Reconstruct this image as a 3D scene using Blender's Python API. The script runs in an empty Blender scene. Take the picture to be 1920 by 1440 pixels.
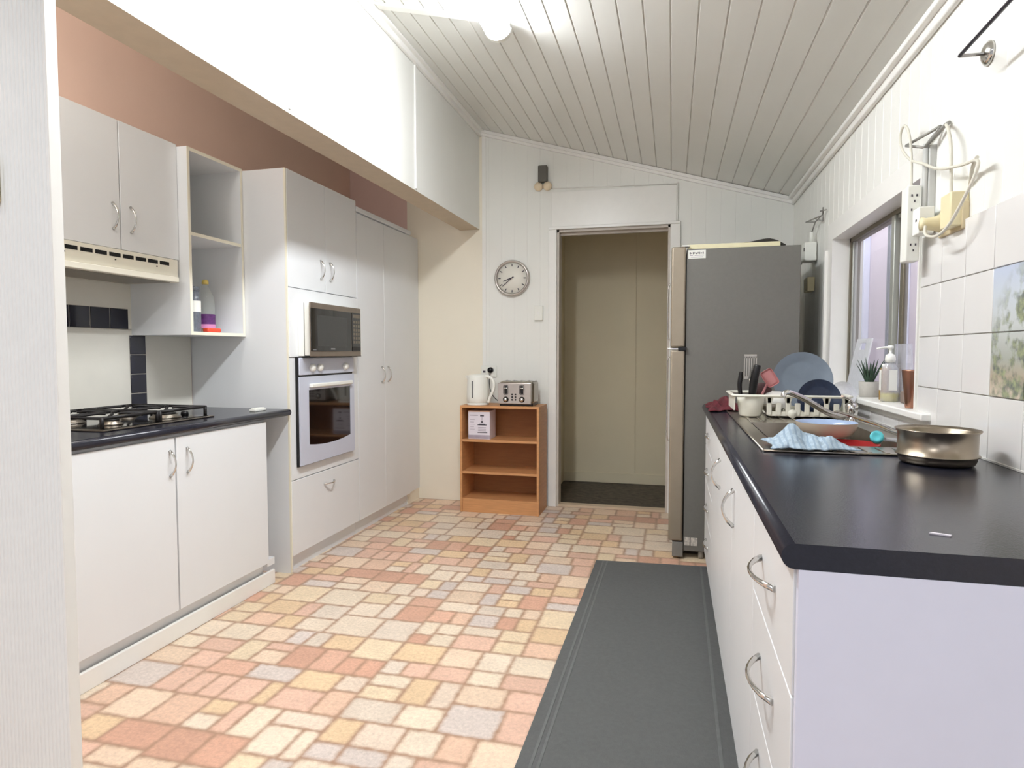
import bpy, bmesh, math, random
from mathutils import Vector, Matrix, noise
random.seed(7)
S = bpy.context.scene
COL = S.collection
PI = math.pi

# ------------------------------------------------------------ camera, world, exposure
H = 1.1794
yaw, pit, rol = 0.2478, -0.0504, -0.0007
F = Vector((-math.sin(yaw)*math.cos(pit), math.cos(yaw)*math.cos(pit), math.sin(pit)))
RT = Vector((math.cos(yaw), math.sin(yaw), 0)); UP = RT.cross(F)
RX = math.cos(rol)*RT + math.sin(rol)*UP; UX = -math.sin(rol)*RT + math.cos(rol)*UP
cam = bpy.data.cameras.new('camera'); cam.sensor_width = 36; cam.lens = 1188.84/1920*36
cam.clip_start = 0.02
co = bpy.data.objects.new('camera', cam); COL.objects.link(co)
m = Matrix((RX, UX, -F)).transposed().to_4x4(); m.translation = Vector((0, 0, H)); co.matrix_world = m
S.camera = co
S.view_settings.view_transform = 'Standard'; S.view_settings.look = 'None'
S.view_settings.gamma = 1; S.view_settings.use_curve_mapping = False
S.view_settings.exposure = 0.0
w = bpy.data.worlds.new('world'); S.world = w; w.use_nodes = True
w.node_tree.nodes['Background'].inputs[0].default_value = (0.93, 0.95, 1.0, 1)
w.node_tree.nodes['Background'].inputs[1].default_value = 0.55
TUBE = 84.0      # strength of the fluorescent diffuser
ROOM = 7.5      # base watts of the two lights added behind the camera
try:
    S.cycles.use_denoising = True; S.cycles.max_bounces = 8; S.cycles.diffuse_bounces = 5
    S.cycles.sample_clamp_indirect = 6
except Exception: pass

def area(name, loc, rot, sx, sy, watts, color=(1, 1, 1)):
    l = bpy.data.lights.new(name, 'AREA'); l.shape = 'RECTANGLE'; l.size = sx; l.size_y = sy
    l.energy = watts; l.color = color
    o = bpy.data.objects.new(name, l); o.location = loc; o.rotation_euler = rot; COL.objects.link(o); return o
# added area light brightening the side passage seen through the window
area('outside_fill', (1.32, 5.2, 2.95), (0, math.radians(-25), 0), 0.6, 7.0, 95, (0.93, 0.95, 1.0))
# added overhead area light, unseen, for the glow from behind the camera
area('overhead_fill', (-0.9, -1.1, 2.45), (0, 0, 0), 0.6, 1.3, ROOM*4.2, (0.93, 0.95, 1.0))
# added unseen point light that brightens the cupboard alcove from the near side
pl_ = bpy.data.lights.new('passage_fill', 'POINT'); pl_.energy = 13; pl_.shadow_soft_size = 0.12; pl_.color = (1.0, 0.96, 0.93)
plo = bpy.data.objects.new('passage_fill', pl_); plo.location = (-1.95, 0.45, 2.45); COL.objects.link(plo)
al_ = bpy.data.lights.new('alcove_fill', 'POINT'); al_.energy = 11; al_.shadow_soft_size = 0.08; al_.color = (1.0, 0.96, 0.93)  # second added point light, hidden from view, lifting the salmon alcove wall
alo = bpy.data.objects.new('alcove_fill', al_); alo.location = (-1.95, 1.22, 2.60); COL.objects.link(alo)
# added cool area light shining forward from behind the camera
area('back_fill', (0.9, -2.6, 1.5), (math.radians(90), 0, math.radians(8)), 2.4, 1.8, ROOM*1.8, (0.86, 0.88, 1.0))

# ------------------------------------------------------------ materials
def lin(c):
    r = []
    for v in c:
        v /= 255.0
        r.append(v/12.92 if v <= 0.04045 else ((v+0.055)/1.055)**2.4)
    return (r[0], r[1], r[2], 1)
MATS = {}
def mat(name, rgb, rough=0.5, metal=0.0, var=0.04, scale=18.0, bump=0.0, bscale=120.0, spec=0.5, coat=0.0,
        trans=0.0, emit=0.0, ior=1.45, alpha=1.0, stretch=None):
    if name in MATS: return MATS[name]
    M = bpy.data.materials.new(name); M.use_nodes = True; n = M.node_tree.nodes; l = M.node_tree.links
    b = n['Principled BSDF']; c = lin(rgb)
    b.inputs['Roughness'].default_value = rough; b.inputs['Metallic'].default_value = metal
    b.inputs['Specular IOR Level'].default_value = spec; b.inputs['Coat Weight'].default_value = coat
    b.inputs['Transmission Weight'].default_value = trans; b.inputs['IOR'].default_value = ior
    b.inputs['Alpha'].default_value = alpha
    if emit:
        b.inputs['Emission Color'].default_value = c; b.inputs['Emission Strength'].default_value = emit
    tc = n.new('ShaderNodeTexCoord'); mp = n.new('ShaderNodeMapping'); l.new(tc.outputs['Object'], mp.inputs[0])
    if stretch: mp.inputs['Scale'].default_value = stretch
    nz = n.new('ShaderNodeTexNoise'); nz.inputs['Scale'].default_value = scale; nz.inputs['Detail'].default_value = 4
    l.new(mp.outputs[0], nz.inputs['Vector'])
    rp = n.new('ShaderNodeValToRGB')
    rp.color_ramp.elements[0].position = 0.3; rp.color_ramp.elements[1].position = 0.7
    rp.color_ramp.elements[0].color = tuple(max(0, x*(1-var)) for x in c[:3])+(1,)
    rp.color_ramp.elements[1].color = tuple(min(1, x*(1+var)) for x in c[:3])+(1,)
    l.new(nz.outputs['Fac'], rp.inputs[0]); l.new(rp.outputs[0], b.inputs['Base Color'])
    if bump:
        n2 = n.new('ShaderNodeTexNoise'); n2.inputs['Scale'].default_value = bscale; n2.inputs['Detail'].default_value = 3
        l.new(mp.outputs[0], n2.inputs['Vector'])
        bp = n.new('ShaderNodeBump'); bp.inputs['Strength'].default_value = bump; bp.inputs['Distance'].default_value = 0.002
        l.new(n2.outputs['Fac'], bp.inputs['Height']); l.new(bp.outputs[0], b.inputs['Normal'])
    MATS[name] = M; return M

white_wall = mat('white_wall_paint', (238, 238, 232), 0.45, bump=0.15, bscale=60, var=0.012, scale=3)
cream_wall = mat('cream_wall_paint', (241, 234, 216), 0.5, bump=0.15, bscale=60, var=0.015, scale=3)
pink_wall = mat('salmon_wall_paint', (238, 207, 190), 0.6, bump=0.1, bscale=60, var=0.02, scale=3)
mauve_wall = mat('dusty_pink_wall_paint', (222, 192, 182), 0.6, bump=0.1, bscale=60, var=0.02, scale=3)
ceil_m = mat('ceiling_gloss_paint', (224, 224, 218), 0.28, bump=0.3, bscale=14, var=0.015, scale=2)
trim_m = mat('white_trim_gloss', (242, 241, 236), 0.3, var=0.01)
rib_m = mat('ribbed_panel_vinyl', (236, 238, 236), 0.45, var=0.015)
melamine = mat('white_melamine', (231, 233, 234), 0.38, var=0.01, scale=4)
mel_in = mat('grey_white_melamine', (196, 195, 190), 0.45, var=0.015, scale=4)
edge_m = mat('cream_edging', (240, 235, 216), 0.4, var=0.01)
gap_m = mat('dark_gap', (58, 50, 48), 0.8)
lam = mat('charcoal_laminate', (33, 34, 45), 0.2, var=0.10, scale=160, bump=0.12, bscale=300, spec=0.55)
chrome = mat('chrome', (214, 212, 208), 0.14, 1.0, var=0.02)
steel = mat('brushed_steel', (176, 170, 160), 0.28, 1.0, var=0.05, scale=40)
steel_d = mat('worn_steel', (150, 142, 130), 0.33, 1.0, var=0.12, scale=22)
satin = mat('satin_nickel', (150, 146, 145), 0.3, 1.0, var=0.03)
oven_m = mat('silver_white_enamel', (206, 210, 224), 0.35, 0.1, var=0.01)
blackp = mat('black_plastic', (16, 15, 16), 0.35, var=0.1)
blackg = mat('black_glass', (16, 14, 14), 0.08, var=0.1, coat=0.4)
mwwin = mat('microwave_window_mesh', (62, 62, 61), 0.35, var=0.1, scale=200)
grey_st = mat('grey_brown_metal', (140, 128, 116), 0.35, 0.6, var=0.04)
iron = mat('cast_iron', (26, 23, 23), 0.5, 0.2, var=0.25, scale=50)
whitep = mat('white_plastic', (240, 240, 232), 0.35, var=0.01)
creamp = mat('cream_plastic', (232, 220, 180), 0.4, var=0.02)
wood = mat('beech_veneer', (198, 144, 96), 0.45, var=0.09, scale=9, stretch=(1, 1, 9), bump=0.05)
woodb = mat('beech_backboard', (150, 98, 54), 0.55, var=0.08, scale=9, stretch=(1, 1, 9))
navy_t = mat('navy_tile_glaze', (22, 23, 40), 0.12, var=0.3, scale=60, coat=0.3)
tile_m = mat('white_tile_glaze', (234, 232, 229), 0.16, var=0.012, scale=6, coat=0.3)
grout = mat('tile_grout', (176, 170, 160), 0.8, var=0.05)
bs_m = mat('splashback_tile_glaze', (222, 219, 208), 0.25, var=0.02, scale=9)
fr_side = mat('grey_fridge_paint', (112, 110, 104), 0.45, bump=0.2, bscale=260, var=0.03, scale=60)
fr_door = mat('fridge_door_steel', (158, 146, 128), 0.38, 0.45, var=0.03)
mat_m = mat('charcoal_mat_rubber', (86, 87, 86), 0.75, var=0.07, scale=70, bump=0.5, bscale=260)
mat_e = mat('mat_edge_rubber', (98, 99, 98), 0.7, var=0.08, scale=60, bump=0.3)
hall_w = mat('hall_wall_paint', (222, 212, 184), 0.6, var=0.03, scale=2)
hall_f = mat('hall_floor_dark', (70, 62, 54), 0.5, var=0.7, scale=22)
door_j = mat('door_jamb_paint', (200, 192, 182), 0.5, var=0.02)
alum = mat('window_aluminium', (120, 112, 96), 0.4, 0.5, var=0.04)
alum_l = mat('pale_window_aluminium', (182, 184, 176), 0.35, 0.5, var=0.03)
glass_m = None
lav = mat('lilac_outside_wall', (208, 196, 208), 0.7, var=0.02, scale=3)
outw = mat('outside_post_white', (214, 218, 238), 0.6, var=0.02)
outd = mat('outside_post_grey', (116, 120, 130), 0.6, var=0.05)
copper = mat('copper', (166, 122, 102), 0.3, 1.0, var=0.06)
leaf_m = mat('succulent_leaf', (52, 74, 56), 0.5, var=0.25, scale=40)
conc = mat('concrete_pot', (180, 176, 168), 0.8, var=0.06, scale=60)
cloth_m = mat('blue_grey_cloth', (160, 176, 188), 0.9, var=0.2, scale=60, bump=0.6, bscale=200)
maroon = mat('maroon_cloth', (84, 26, 34), 0.9, var=0.4, scale=30, bump=0.8, bscale=90)
bluepan = mat('blue_grey_nonstick', (116, 126, 138), 0.35, var=0.08, scale=16)
navyc = mat('navy_ceramic', (34, 44, 66), 0.3, var=0.2, scale=60)
whitec = mat('white_ceramic', (226, 224, 218), 0.2, var=0.02)
creamc = mat('cream_enamel', (200, 186, 166), 0.35, var=0.04)
redc = mat('red_plastic', (142, 24, 26), 0.35, var=0.1)
yellowc = mat('yellow_sponge', (196, 182, 96), 0.9, var=0.15, scale=90)
pinkp = mat('dusty_pink_silicone', (196, 132, 132), 0.45, var=0.03)
teal = mat('teal_plastic', (92, 196, 206), 0.35, var=0.05)
grey_box = mat('grey_bell_box', (96, 92, 84), 0.6, var=0.05)
dialm = mat('clock_dial', (238, 235, 224), 0.5, var=0.01)
diff_m = mat('fluorescent_diffuser', (246, 250, 255), 0.5, emit=TUBE, var=0.0)
purple = mat('purple_label', (92, 44, 104), 0.5, var=0.3, scale=60)
pinklab = mat('pink_label', (214, 138, 184), 0.5, var=0.1)
oilm = mat('amber_oil', (150, 112, 40), 0.15, var=0.1, trans=0.5)
orange = mat('orange_red_plastic', (222, 78, 50), 0.4, var=0.05)
yellcap = mat('yellow_cap', (226, 200, 110), 0.4, var=0.03)
paper = mat('printed_paper', (226, 220, 228), 0.6, var=0.02)
ink = mat('dark_print', (70, 66, 74), 0.7, var=0.1)
ink_l = mat('pale_print', (168, 158, 170), 0.7, var=0.1)
soap_y = mat('yellow_soap', (216, 204, 40), 0.15, var=0.05, trans=0.35)
amber = mat('amber_plastic', (176, 138, 70), 0.25, var=0.05, trans=0.3)

def clear(name, rgb, alpha=0.3, rough=0.05):
    M = bpy.data.materials.new(name); M.use_nodes = True; n = M.node_tree.nodes; l = M.node_tree.links
    b = n['Principled BSDF']; b.inputs['Roughness'].default_value = rough; b.inputs['Base Color'].default_value = lin(rgb)
    tr = n.new('ShaderNodeBsdfTransparent'); mx = n.new('ShaderNodeMixShader')
    nz = n.new('ShaderNodeTexNoise'); nz.inputs['Scale'].default_value = 12
    mr = n.new('ShaderNodeMapRange'); mr.inputs[3].default_value = alpha*0.9; mr.inputs[4].default_value = alpha*1.1
    l.new(nz.outputs['Fac'], mr.inputs[0]); l.new(mr.outputs[0], mx.inputs[0])
    l.new(tr.outputs[0], mx.inputs[1]); l.new(b.outputs[0], mx.inputs[2]); l.new(mx.outputs[0], n['Material Output'].inputs[0])
    return M
glass_m = clear('window_glass', (225, 225, 235), 0.16, 0.02)
bottle_m = clear('clear_bottle', (205, 210, 205), 0.30, 0.1)
bottle_b = clear('blue_grey_bottle', (128, 134, 144), 0.6, 0.2)
bottle_g = clear('green_glass', (92, 122, 88), 0.6, 0.1)
frost = clear('frosted_plastic', (240, 242, 246), 0.8, 0.3)
clearp = clear('clear_plastic', (225, 226, 236), 0.35, 0.1)

# ------------------------------------------------------------ mesh helpers
class MB:
    def __init__(s): s.bm = bmesh.new(); s.mats = []; s.cur = 0
    def m(s, material):
        if material not in s.mats: s.mats.append(material)
        s.cur = s.mats.index(material); return s
    def _set(s, faces, smooth=False):
        for f in faces: f.material_index = s.cur; f.smooth = smooth
    def box(s, a, b, bev=0.0, seg=2):
        lo = [min(a[i], b[i]) for i in range(3)]; hi = [max(a[i], b[i]) for i in range(3)]
        g = bmesh.ops.create_cube(s.bm, size=1.0)
        for v in g['verts']:
            v.co = Vector([(lo[i]+hi[i])/2 + v.co[i]*(hi[i]-lo[i]) for i in range(3)])
        fs = {f for v in g['verts'] for f in v.link_faces}; s._set(fs)
        if bev:
            es = list({e for v in g['verts'] for e in v.link_edges})
            r = bmesh.ops.bevel(s.bm, geom=es, offset=bev, segments=seg, affect='EDGES', profile=0.5)
            s._set(r['faces'], True)
        return s
    def poly(s, pts, smooth=False):
        vs = [s.bm.verts.new(Vector(p)) for p in pts]; f = s.bm.faces.new(vs); s._set([f], smooth); return s
    def prism(s, pts, off):
        off = Vector(off); a = [s.bm.verts.new(Vector(p)) for p in pts]; b = [s.bm.verts.new(Vector(p)+off) for p in pts]
        fs = [s.bm.faces.new(a), s.bm.faces.new(b[::-1])]
        for i in range(len(a)):
            j = (i+1) % len(a); fs.append(s.bm.faces.new((a[i], b[i], b[j], a[j])))
        s._set(fs); bmesh.ops.recalc_face_normals(s.bm, faces=fs); return s
    def lathe(s, prof, c=(0, 0, 0), axis='Z', n=32, rot=None, cap=True):
        c = Vector(c); rings = []
        for r, z in prof:
            ring = []
            for k in range(n):
                t = 2*PI*k/n; p = Vector((r*math.cos(t), r*math.sin(t), z))
                if axis == 'X': p = Vector((p.z, p.x, p.y))
                if axis == 'Y': p = Vector((p.x, p.z, p.y))
                if rot: p = rot @ p
                ring.append(s.bm.verts.new(c+p))
            rings.append(ring)
        fs = []
        for i in range(len(rings)-1):
            for k in range(n):
                j = (k+1) % n; fs.append(s.bm.faces.new((rings[i][k], rings[i][j], rings[i+1][j], rings[i+1][k])))
        s._set(fs, True)
        if cap:
            cf = []
            for ring, r in ((rings[0], prof[0][0]), (rings[-1], prof[-1][0])):
                if r > 1e-5: cf.append(s.bm.faces.new(ring))
            s._set(cf); fs += cf
        bmesh.ops.recalc_face_normals(s.bm, faces=fs); return s
    def cyl(s, a, b, r, n=20, r2=None):
        a, b = Vector(a), Vector(b); d = b-a; q = d.to_track_quat('Z', 'Y').to_matrix()
        return s.lathe([(r, 0), (r if r2 is None else r2, d.length)], a, n=n, rot=q)
    def tube(s, pts, r, n=10, smooth_pts=True, flat=1.0):
        P = [Vector(p) for p in pts]
        if smooth_pts and len(P) > 2:
            Q = []
            for i in range(len(P)-1):
                p0 = P[max(i-1, 0)]; p1 = P[i]; p2 = P[i+1]; p3 = P[min(i+2, len(P)-1)]
                for k in range(6):
                    t = k/6; Q.append(0.5*((2*p1)+(p2-p0)*t+(2*p0-5*p1+4*p2-p3)*t*t+(3*p1-p0-3*p2+p3)*t**3))
            Q.append(P[-1]); P = Q
        up = Vector((0.13, 0.21, 0.97)); rings = []
        for i, p in enumerate(P):
            d = (P[min(i+1, len(P)-1)]-P[max(i-1, 0)]).normalized()
            x = d.cross(up)
            if x.length < 1e-3: x = d.cross(Vector((1, 0, 0)))
            x.normalize(); y = x.cross(d).normalized(); up = y
            rr = r(i/(len(P)-1)) if callable(r) else r
            rings.append([s.bm.verts.new(p + x*rr*math.cos(2*PI*k/n) + y*rr*flat*math.sin(2*PI*k/n)) for k in range(n)])
        fs = []
        for i in range(len(rings)-1):
            for k in range(n):
                j = (k+1) % n; fs.append(s.bm.faces.new((rings[i][k], rings[i][j], rings[i+1][j], rings[i+1][k])))
        s._set(fs, True)
        c = [s.bm.faces.new(rings[0]), s.bm.faces.new(rings[-1])]; s._set(c)
        bmesh.ops.recalc_face_normals(s.bm, faces=fs+c); return s
    def sphere(s, c, r, sc=(1, 1, 1)):
        g = bmesh.ops.create_uvsphere(s.bm, u_segments=20, v_segments=12, radius=r)
        for v in g['verts']: v.co = Vector((v.co.x*sc[0], v.co.y*sc[1], v.co.z*sc[2])) + Vector(c)
        s._set({f for v in g['verts'] for f in v.link_faces}, True); return s

def root_of(p):
    while p.parent: p = p.parent
    return p
def obj(name, mb, parent=None, label=None, kind=None):
    me = bpy.data.meshes.new(name)
    if parent is not None:
        bmesh.ops.translate(mb.bm, verts=mb.bm.verts, vec=-root_of(parent).location)
    mb.bm.to_mesh(me); mb.bm.free()
    for mm in mb.mats: me.materials.append(mm)
    o = bpy.data.objects.new(name, me); COL.objects.link(o)
    if parent is not None: o.parent = parent
    if label: o['label'] = label
    if kind: o['kind'] = kind
    return o
def thing(name, label, cat, loc, group=None):
    o = bpy.data.objects.new(name, None); o.location = loc; o.empty_display_size = 0.05; COL.objects.link(o)
    o['label'] = label; o['category'] = cat
    if group: o['group'] = group
    return o
def single(name, mb, label, cat, loc, group=None):
    me = bpy.data.meshes.new(name); bmesh.ops.translate(mb.bm, verts=mb.bm.verts, vec=-Vector(loc))
    mb.bm.to_mesh(me); mb.bm.free()
    for mm in mb.mats: me.materials.append(mm)
    o = bpy.data.objects.new(name, me); o.location = loc; COL.objects.link(o)
    o['label'] = label; o['category'] = cat
    if group: o['group'] = group
    return o
def struct(name, mb, parent=None): return obj(name, mb, parent, kind='structure')
def new(m): return MB().m(m)
def S_box(name, a, b, m_, parent=None, bev=0.0): return struct(name, new(m_).box(a, b, bev), parent)

# ------------------------------------------------------------ the shell
XW, XU, XR, D = -2.557, -1.458, 0.796, 4.743     # alcove wall, upper wall, right wall, far wall
SL = -0.2875
def zc(x): return 2.88 + (x-XU)*SL
YB = -0.6                                         # where the modelled part of the room ends, behind the camera

# floor: printed vinyl with irregular stones, a random packing on a 6 cm grid
def build_floor():
    bm = bmesh.new(); uv = bm.loops.layers.uv.new('pos'); sz = bm.loops.layers.uv.new('size')
    cl = bm.loops.layers.float_color.new('stone')
    x0, y0 = -2.3, YB; PX, PY = 1.26, 1.47      # the print repeats
    rnd = random.Random(23); stones = []
    def cut(x, y, w_, h_):
        big = max(w_, h_)
        stop = w_ <= 0.215 and h_ <= 0.195 and (big <= 0.13 or rnd.random() < 0.62)
        if stop or (w_ < 0.16 and h_ < 0.16):
            stones.append((x, y, w_, h_, pick(rnd))); return
        if w_ > h_*rnd.uniform(0.8, 1.25) and w_ >= 0.16:
            c = round(w_*rnd.uniform(0.36, 0.64)/0.021)*0.021; cut(x, y, c, h_); cut(x+c, y, w_-c, h_)
        elif h_ >= 0.15:
            c = round(h_*rnd.uniform(0.36, 0.64)/0.021)*0.021; cut(x, y, w_, c); cut(x, y+c, w_, h_-c)
        else:
            c = w_/2; cut(x, y, c, h_); cut(x+c, y, w_-c, h_)
    cut(0, 0, PX, PY)
    for rx in range(0, 4):
        for ry in range(0, 5):
            for (sx, sy, W, Hh, c) in stones:
                X = x0+sx+rx*PX; Y = y0+sy+ry*PY
                if X+W <= x0 or Y+Hh <= y0 or X >= XR or Y >= D+0.10: continue
                P = [(X, Y), (X+W, Y), (X+W, Y+Hh), (X, Y+Hh)]
                P = [(min(max(x, x0), XR), min(max(y, y0), D+0.10)) for x, y in P]
                if P[1][0]-P[0][0] < 1e-4 or P[2][1]-P[1][1] < 1e-4: continue
                f = bm.faces.new([bm.verts.new((x, y, 0)) for x, y in P])
                for l, (x, y) in zip(f.loops, P):
                    l[uv].uv = (x-X, y-Y); l[sz].uv = (W, Hh); l[cl] = (c[0], c[1], c[2], 1)
    bmesh.ops.remove_doubles(bm, verts=bm.verts, dist=1e-5)
    me = bpy.data.meshes.new('floor'); bm.to_mesh(me); bm.free()
    o = bpy.data.objects.new('floor', me); COL.objects.link(o); o['kind'] = 'structure'
    M = bpy.data.materials.new('stone_print_vinyl'); M.use_nodes = True; n = M.node_tree.nodes; l = M.node_tree.links
    b = n['Principled BSDF']; b.inputs['Roughness'].default_value = 0.42
    def math_(op, *ins, clamp=False):
        q = n.new('ShaderNodeMath'); q.operation = op; q.use_clamp = clamp
        for k, v in enumerate(ins):
            if isinstance(v, (int, float)): q.inputs[k].default_value = v
            else: l.new(v, q.inputs[k])
        return q.outputs[0]
    u1 = n.new('ShaderNodeUVMap'); u1.uv_map = 'pos'; u2 = n.new('ShaderNodeUVMap'); u2.uv_map = 'size'
    s1 = n.new('ShaderNodeSeparateXYZ'); s2 = n.new('ShaderNodeSeparateXYZ'); l.new(u1.outputs[0], s1.inputs[0]); l.new(u2.outputs[0], s2.inputs[0])
    dx = math_('MINIMUM', s1.outputs[0], math_('SUBTRACT', s2.outputs[0], s1.outputs[0]))
    dy = math_('MINIMUM', s1.outputs[1], math_('SUBTRACT', s2.outputs[1], s1.outputs[1]))
    # rounded corner distance: smooth minimum
    q = n.new('ShaderNodeMath'); q.operation = 'SMOOTH_MIN'; l.new(dx, q.inputs[0]); l.new(dy, q.inputs[1]); q.inputs[2].default_value = 0.02
    d = q.outputs[0]
    tc = n.new('ShaderNodeTexCoord')
    nz = n.new('ShaderNodeTexNoise'); nz.inputs['Scale'].default_value = 34; nz.inputs['Detail'].default_value = 4; l.new(tc.outputs['Object'], nz.inputs['Vector'])
    d = math_('ADD', d, math_('MULTIPLY', math_('SUBTRACT', nz.outputs['Fac'], 0.5), 0.020))
    mr = n.new('ShaderNodeMapRange'); mr.interpolation_type = 'SMOOTHSTEP'; l.new(d, mr.inputs[0])
    mr.inputs[1].default_value = -0.004; mr.inputs[2].default_value = 0.017
    va = n.new('ShaderNodeVertexColor'); va.layer_name = 'stone'
    n2 = n.new('ShaderNodeTexNoise'); n2.inputs['Scale'].default_value = 75; n2.inputs['Detail'].default_value = 8; n2.inputs['Roughness'].default_value = 0.75
    l.new(tc.outputs['Object'], n2.inputs['Vector'])
    mr2 = n.new('ShaderNodeMapRange'); l.new(n2.outputs['Fac'], mr2.inputs[0]); mr2.inputs[1].default_value = 0.3; mr2.inputs[2].default_value = 0.7
    mr2.inputs[3].default_value = 0.80; mr2.inputs[4].default_value = 1.16
    n3 = n.new('ShaderNodeTexNoise'); n3.inputs['Scale'].default_value = 11; n3.inputs['Detail'].default_value = 3; l.new(tc.outputs['Object'], n3.inputs['Vector'])
    mr3 = n.new('ShaderNodeMapRange'); l.new(n3.outputs['Fac'], mr3.inputs[0]); mr3.inputs[3].default_value = 0.86; mr3.inputs[4].default_value = 1.12
    mm = n.new('ShaderNodeVectorMath'); mm.operation = 'SCALE'; l.new(va.outputs[0], mm.inputs[0]); l.new(math_('MULTIPLY', mr2.outputs[0], mr3.outputs[0]), mm.inputs['Scale'])
    mx = n.new('ShaderNodeMix'); mx.data_type = 'RGBA'; l.new(mr.outputs[0], mx.inputs[0])
    mx.inputs[6].default_value = lin((166, 132, 108)); l.new(mm.outputs[0], mx.inputs[7]); l.new(mx.outputs[2], b.inputs['Base Color'])
    bp = n.new('ShaderNodeBump'); bp.inputs['Strength'].default_value = 0.15; bp.inputs['Distance'].default_value = 0.002
    l.new(mr.outputs[0], bp.inputs['Height']); l.new(bp.outputs[0], b.inputs['Normal'])
    me.materials.append(M)
def pick(rnd):
    pal = [(232, 214, 190), (230, 212, 190), (222, 206, 188), (230, 204, 178), (226, 190, 164), (218, 174, 150),
           (228, 198, 160), (224, 204, 184), (214, 200, 190), (230, 208, 176), (222, 184, 162), (210, 164, 140)]
    pal_ = [(228, 206, 178), (222, 208, 188), (214, 206, 194), (226, 190, 160), (222, 178, 148), (212, 158, 130),
           (224, 184, 136), (218, 196, 178), (206, 186, 172), (224, 200, 164), (214, 170, 150), (204, 148, 118)]
    c = lin(rnd.choice(pal)); k = rnd.uniform(0.92, 1.05); return (c[0]*k, c[1]*k, c[2]*k)
build_floor()
S_box('floor_hall', (-1.6, D+0.10, -0.02), (0.6, 5.76, -0.002), hall_f)

# grooved boarding: a sheet with V grooves every `pitch`, lower and upper edges given by functions of s
def grooved(mb, s0, s1, pitch, at, lo, hi, g=0.0045, dep=0.004, phase=0.0):
    ss = []; k = math.floor((s0-phase)/pitch)
    ss.append((s0, 0))
    while True:
        k += 1; s = phase+k*pitch
        if s > s1-g: break
        if s > s0+g: ss += [(s-g, 0), (s, 1), (s+g, 0)]
    ss.append((s1, 0)); prev = None
    for s, d in ss:
        a = mb.bm.verts.new(Vector(at(s, lo(s), -d*dep))); b = mb.bm.verts.new(Vector(at(s, hi(s), -d*dep)))
        if prev:
            f = mb.bm.faces.new((prev[0], a, b, prev[1])); f.material_index = mb.cur
        prev = (a, b)

# ceiling boards run front to back
mb = new(ceil_m)
grooved(mb, XU, XR+0.1, 0.1025, lambda s, t, d: (s, t, zc(s)-d), lambda s: YB, lambda s: D, g=0.0045, dep=0.006, phase=XU)
mb.box((XU, YB, 3.0), (XR+0.1, D, 3.02))
struct('ceiling', mb)
# upper left wall over the alcove, with its soffit
mb = new(white_wall); mb.prism([(XU, YB, 2.109), (XU, YB, zc(XU)), (XU, D, zc(XU)), (XU, D, 2.125), (XU, 2.2, 2.109)], (-0.16, 0, 0))
mb.bm.normal_update(); mb.m(mat('beige_soffit', (196, 180, 156), 0.5))
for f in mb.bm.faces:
    if f.normal.z < -0.9: f.material_index = mb.cur  # downward faces get a darker beige
struct('wall_upper', mb)
mb = new(trim_m); mb.box((XU, 2.222, 2.125), (XU+0.006, 2.238, 2.84)); mb.box((XU, 3.472, 2.125), (XU+0.009, 3.49, 2.85), 0.002)
struct('trim_1', mb)
S_box('ceiling_alcove', (XW-0.1, 1.02, 2.74), (XU-0.16, D, 2.78), white_wall)
# alcove wall on the left
S_box('wall_left', (XW-0.08, 0.2, 0), (XW, D+0.1, 2.76), pink_wall)
# ribbed panel that closes the near end of the alcove
mb = new(rib_m); x = -1.242; pts = []
while x > -1.80:
    for k in range(8):
        t = k/8; pts.append((x-0.0105*t, 1.05-0.0028*abs(math.sin(PI*t))**0.6))
    x -= 0.0105
pts.append((x, 1.05)); prev = None
for px, py in pts:
    a = mb.bm.verts.new((px, py, 0)); b = mb.bm.verts.new((px, py, 2.74))
    if prev:
        f = mb.bm.faces.new((prev[0], prev[1], b, a)); f.smooth = True
    prev = (a, b)
mb.box((-1.80, 1.0505, 0), (-1.2425, 1.072, 2.74))
mb.m(trim_m).box((-1.244, 1.0465, 0), (-1.2405, 1.0725, 2.74), 0.001)
struct('wall_partition', mb)

# far wall
DL, DR, DT = -0.85, -0.025, 2.093
fw = new(white_wall)
at = lambda s, t, d: (s, D-d, t)
atf = lambda s, t, d: (s, D-d, t)
grooved(fw, -1.43, DL, 0.1, lambda s, t, d: (s, D-d, t), lambda s: 0, lambda s: zc(s), 0.0022, 0.0011, 0.02)
grooved(fw, DL, DR, 0.1, lambda s, t, d: (s, D-d, t), lambda s: DT, lambda s: zc(s), 0.0022, 0.0011, 0.02)
grooved(fw, DR, XR, 0.1, lambda s, t, d: (s, D-d, t), lambda s: 0, lambda s: zc(s), 0.0022, 0.0011, 0.02)
fw.box((-1.43, D+0.006, 0), (DL, D+0.10, 2.9)); fw.box((DL, D+0.006, DT), (DR, D+0.10, 2.8)); fw.box((DR, D+0.006, 0), (XR+0.1, D+0.10, 2.6))
fw.m(cream_wall).box((-2.06, D, 0), (-1.43, D+0.10, 2.9))
fw.m(mauve_wall).box((-2.56, D, 2.0), (-2.06, D+0.10, 2.9)); fw.m(cream_wall).box((-2.56, D, 0), (-2.06, D+0.10, 2.0))
struct('wall_far', fw)
mb = new(trim_m)      # cover strip where the boarding meets the plastered wall, panel and frame around the doorway
mb.box((-1.436, D-0.006, 0), (-1.404, D, 2.86), 0.002)
mb.box((-0.889, D-0.010, DT+0.0), (0.016, D, 2.372), 0.002)
struct('trim_2', mb)
mb = new(trim_m).box((-0.912, D-0.022, 0), (DL, D, DT), 0.004); mb.box((DR, D-0.022, 0), (0.045, D, DT), 0.004)
mb.box((-0.912, D-0.022, DT), (0.045, D, DT+0.022), 0.004)
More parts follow.
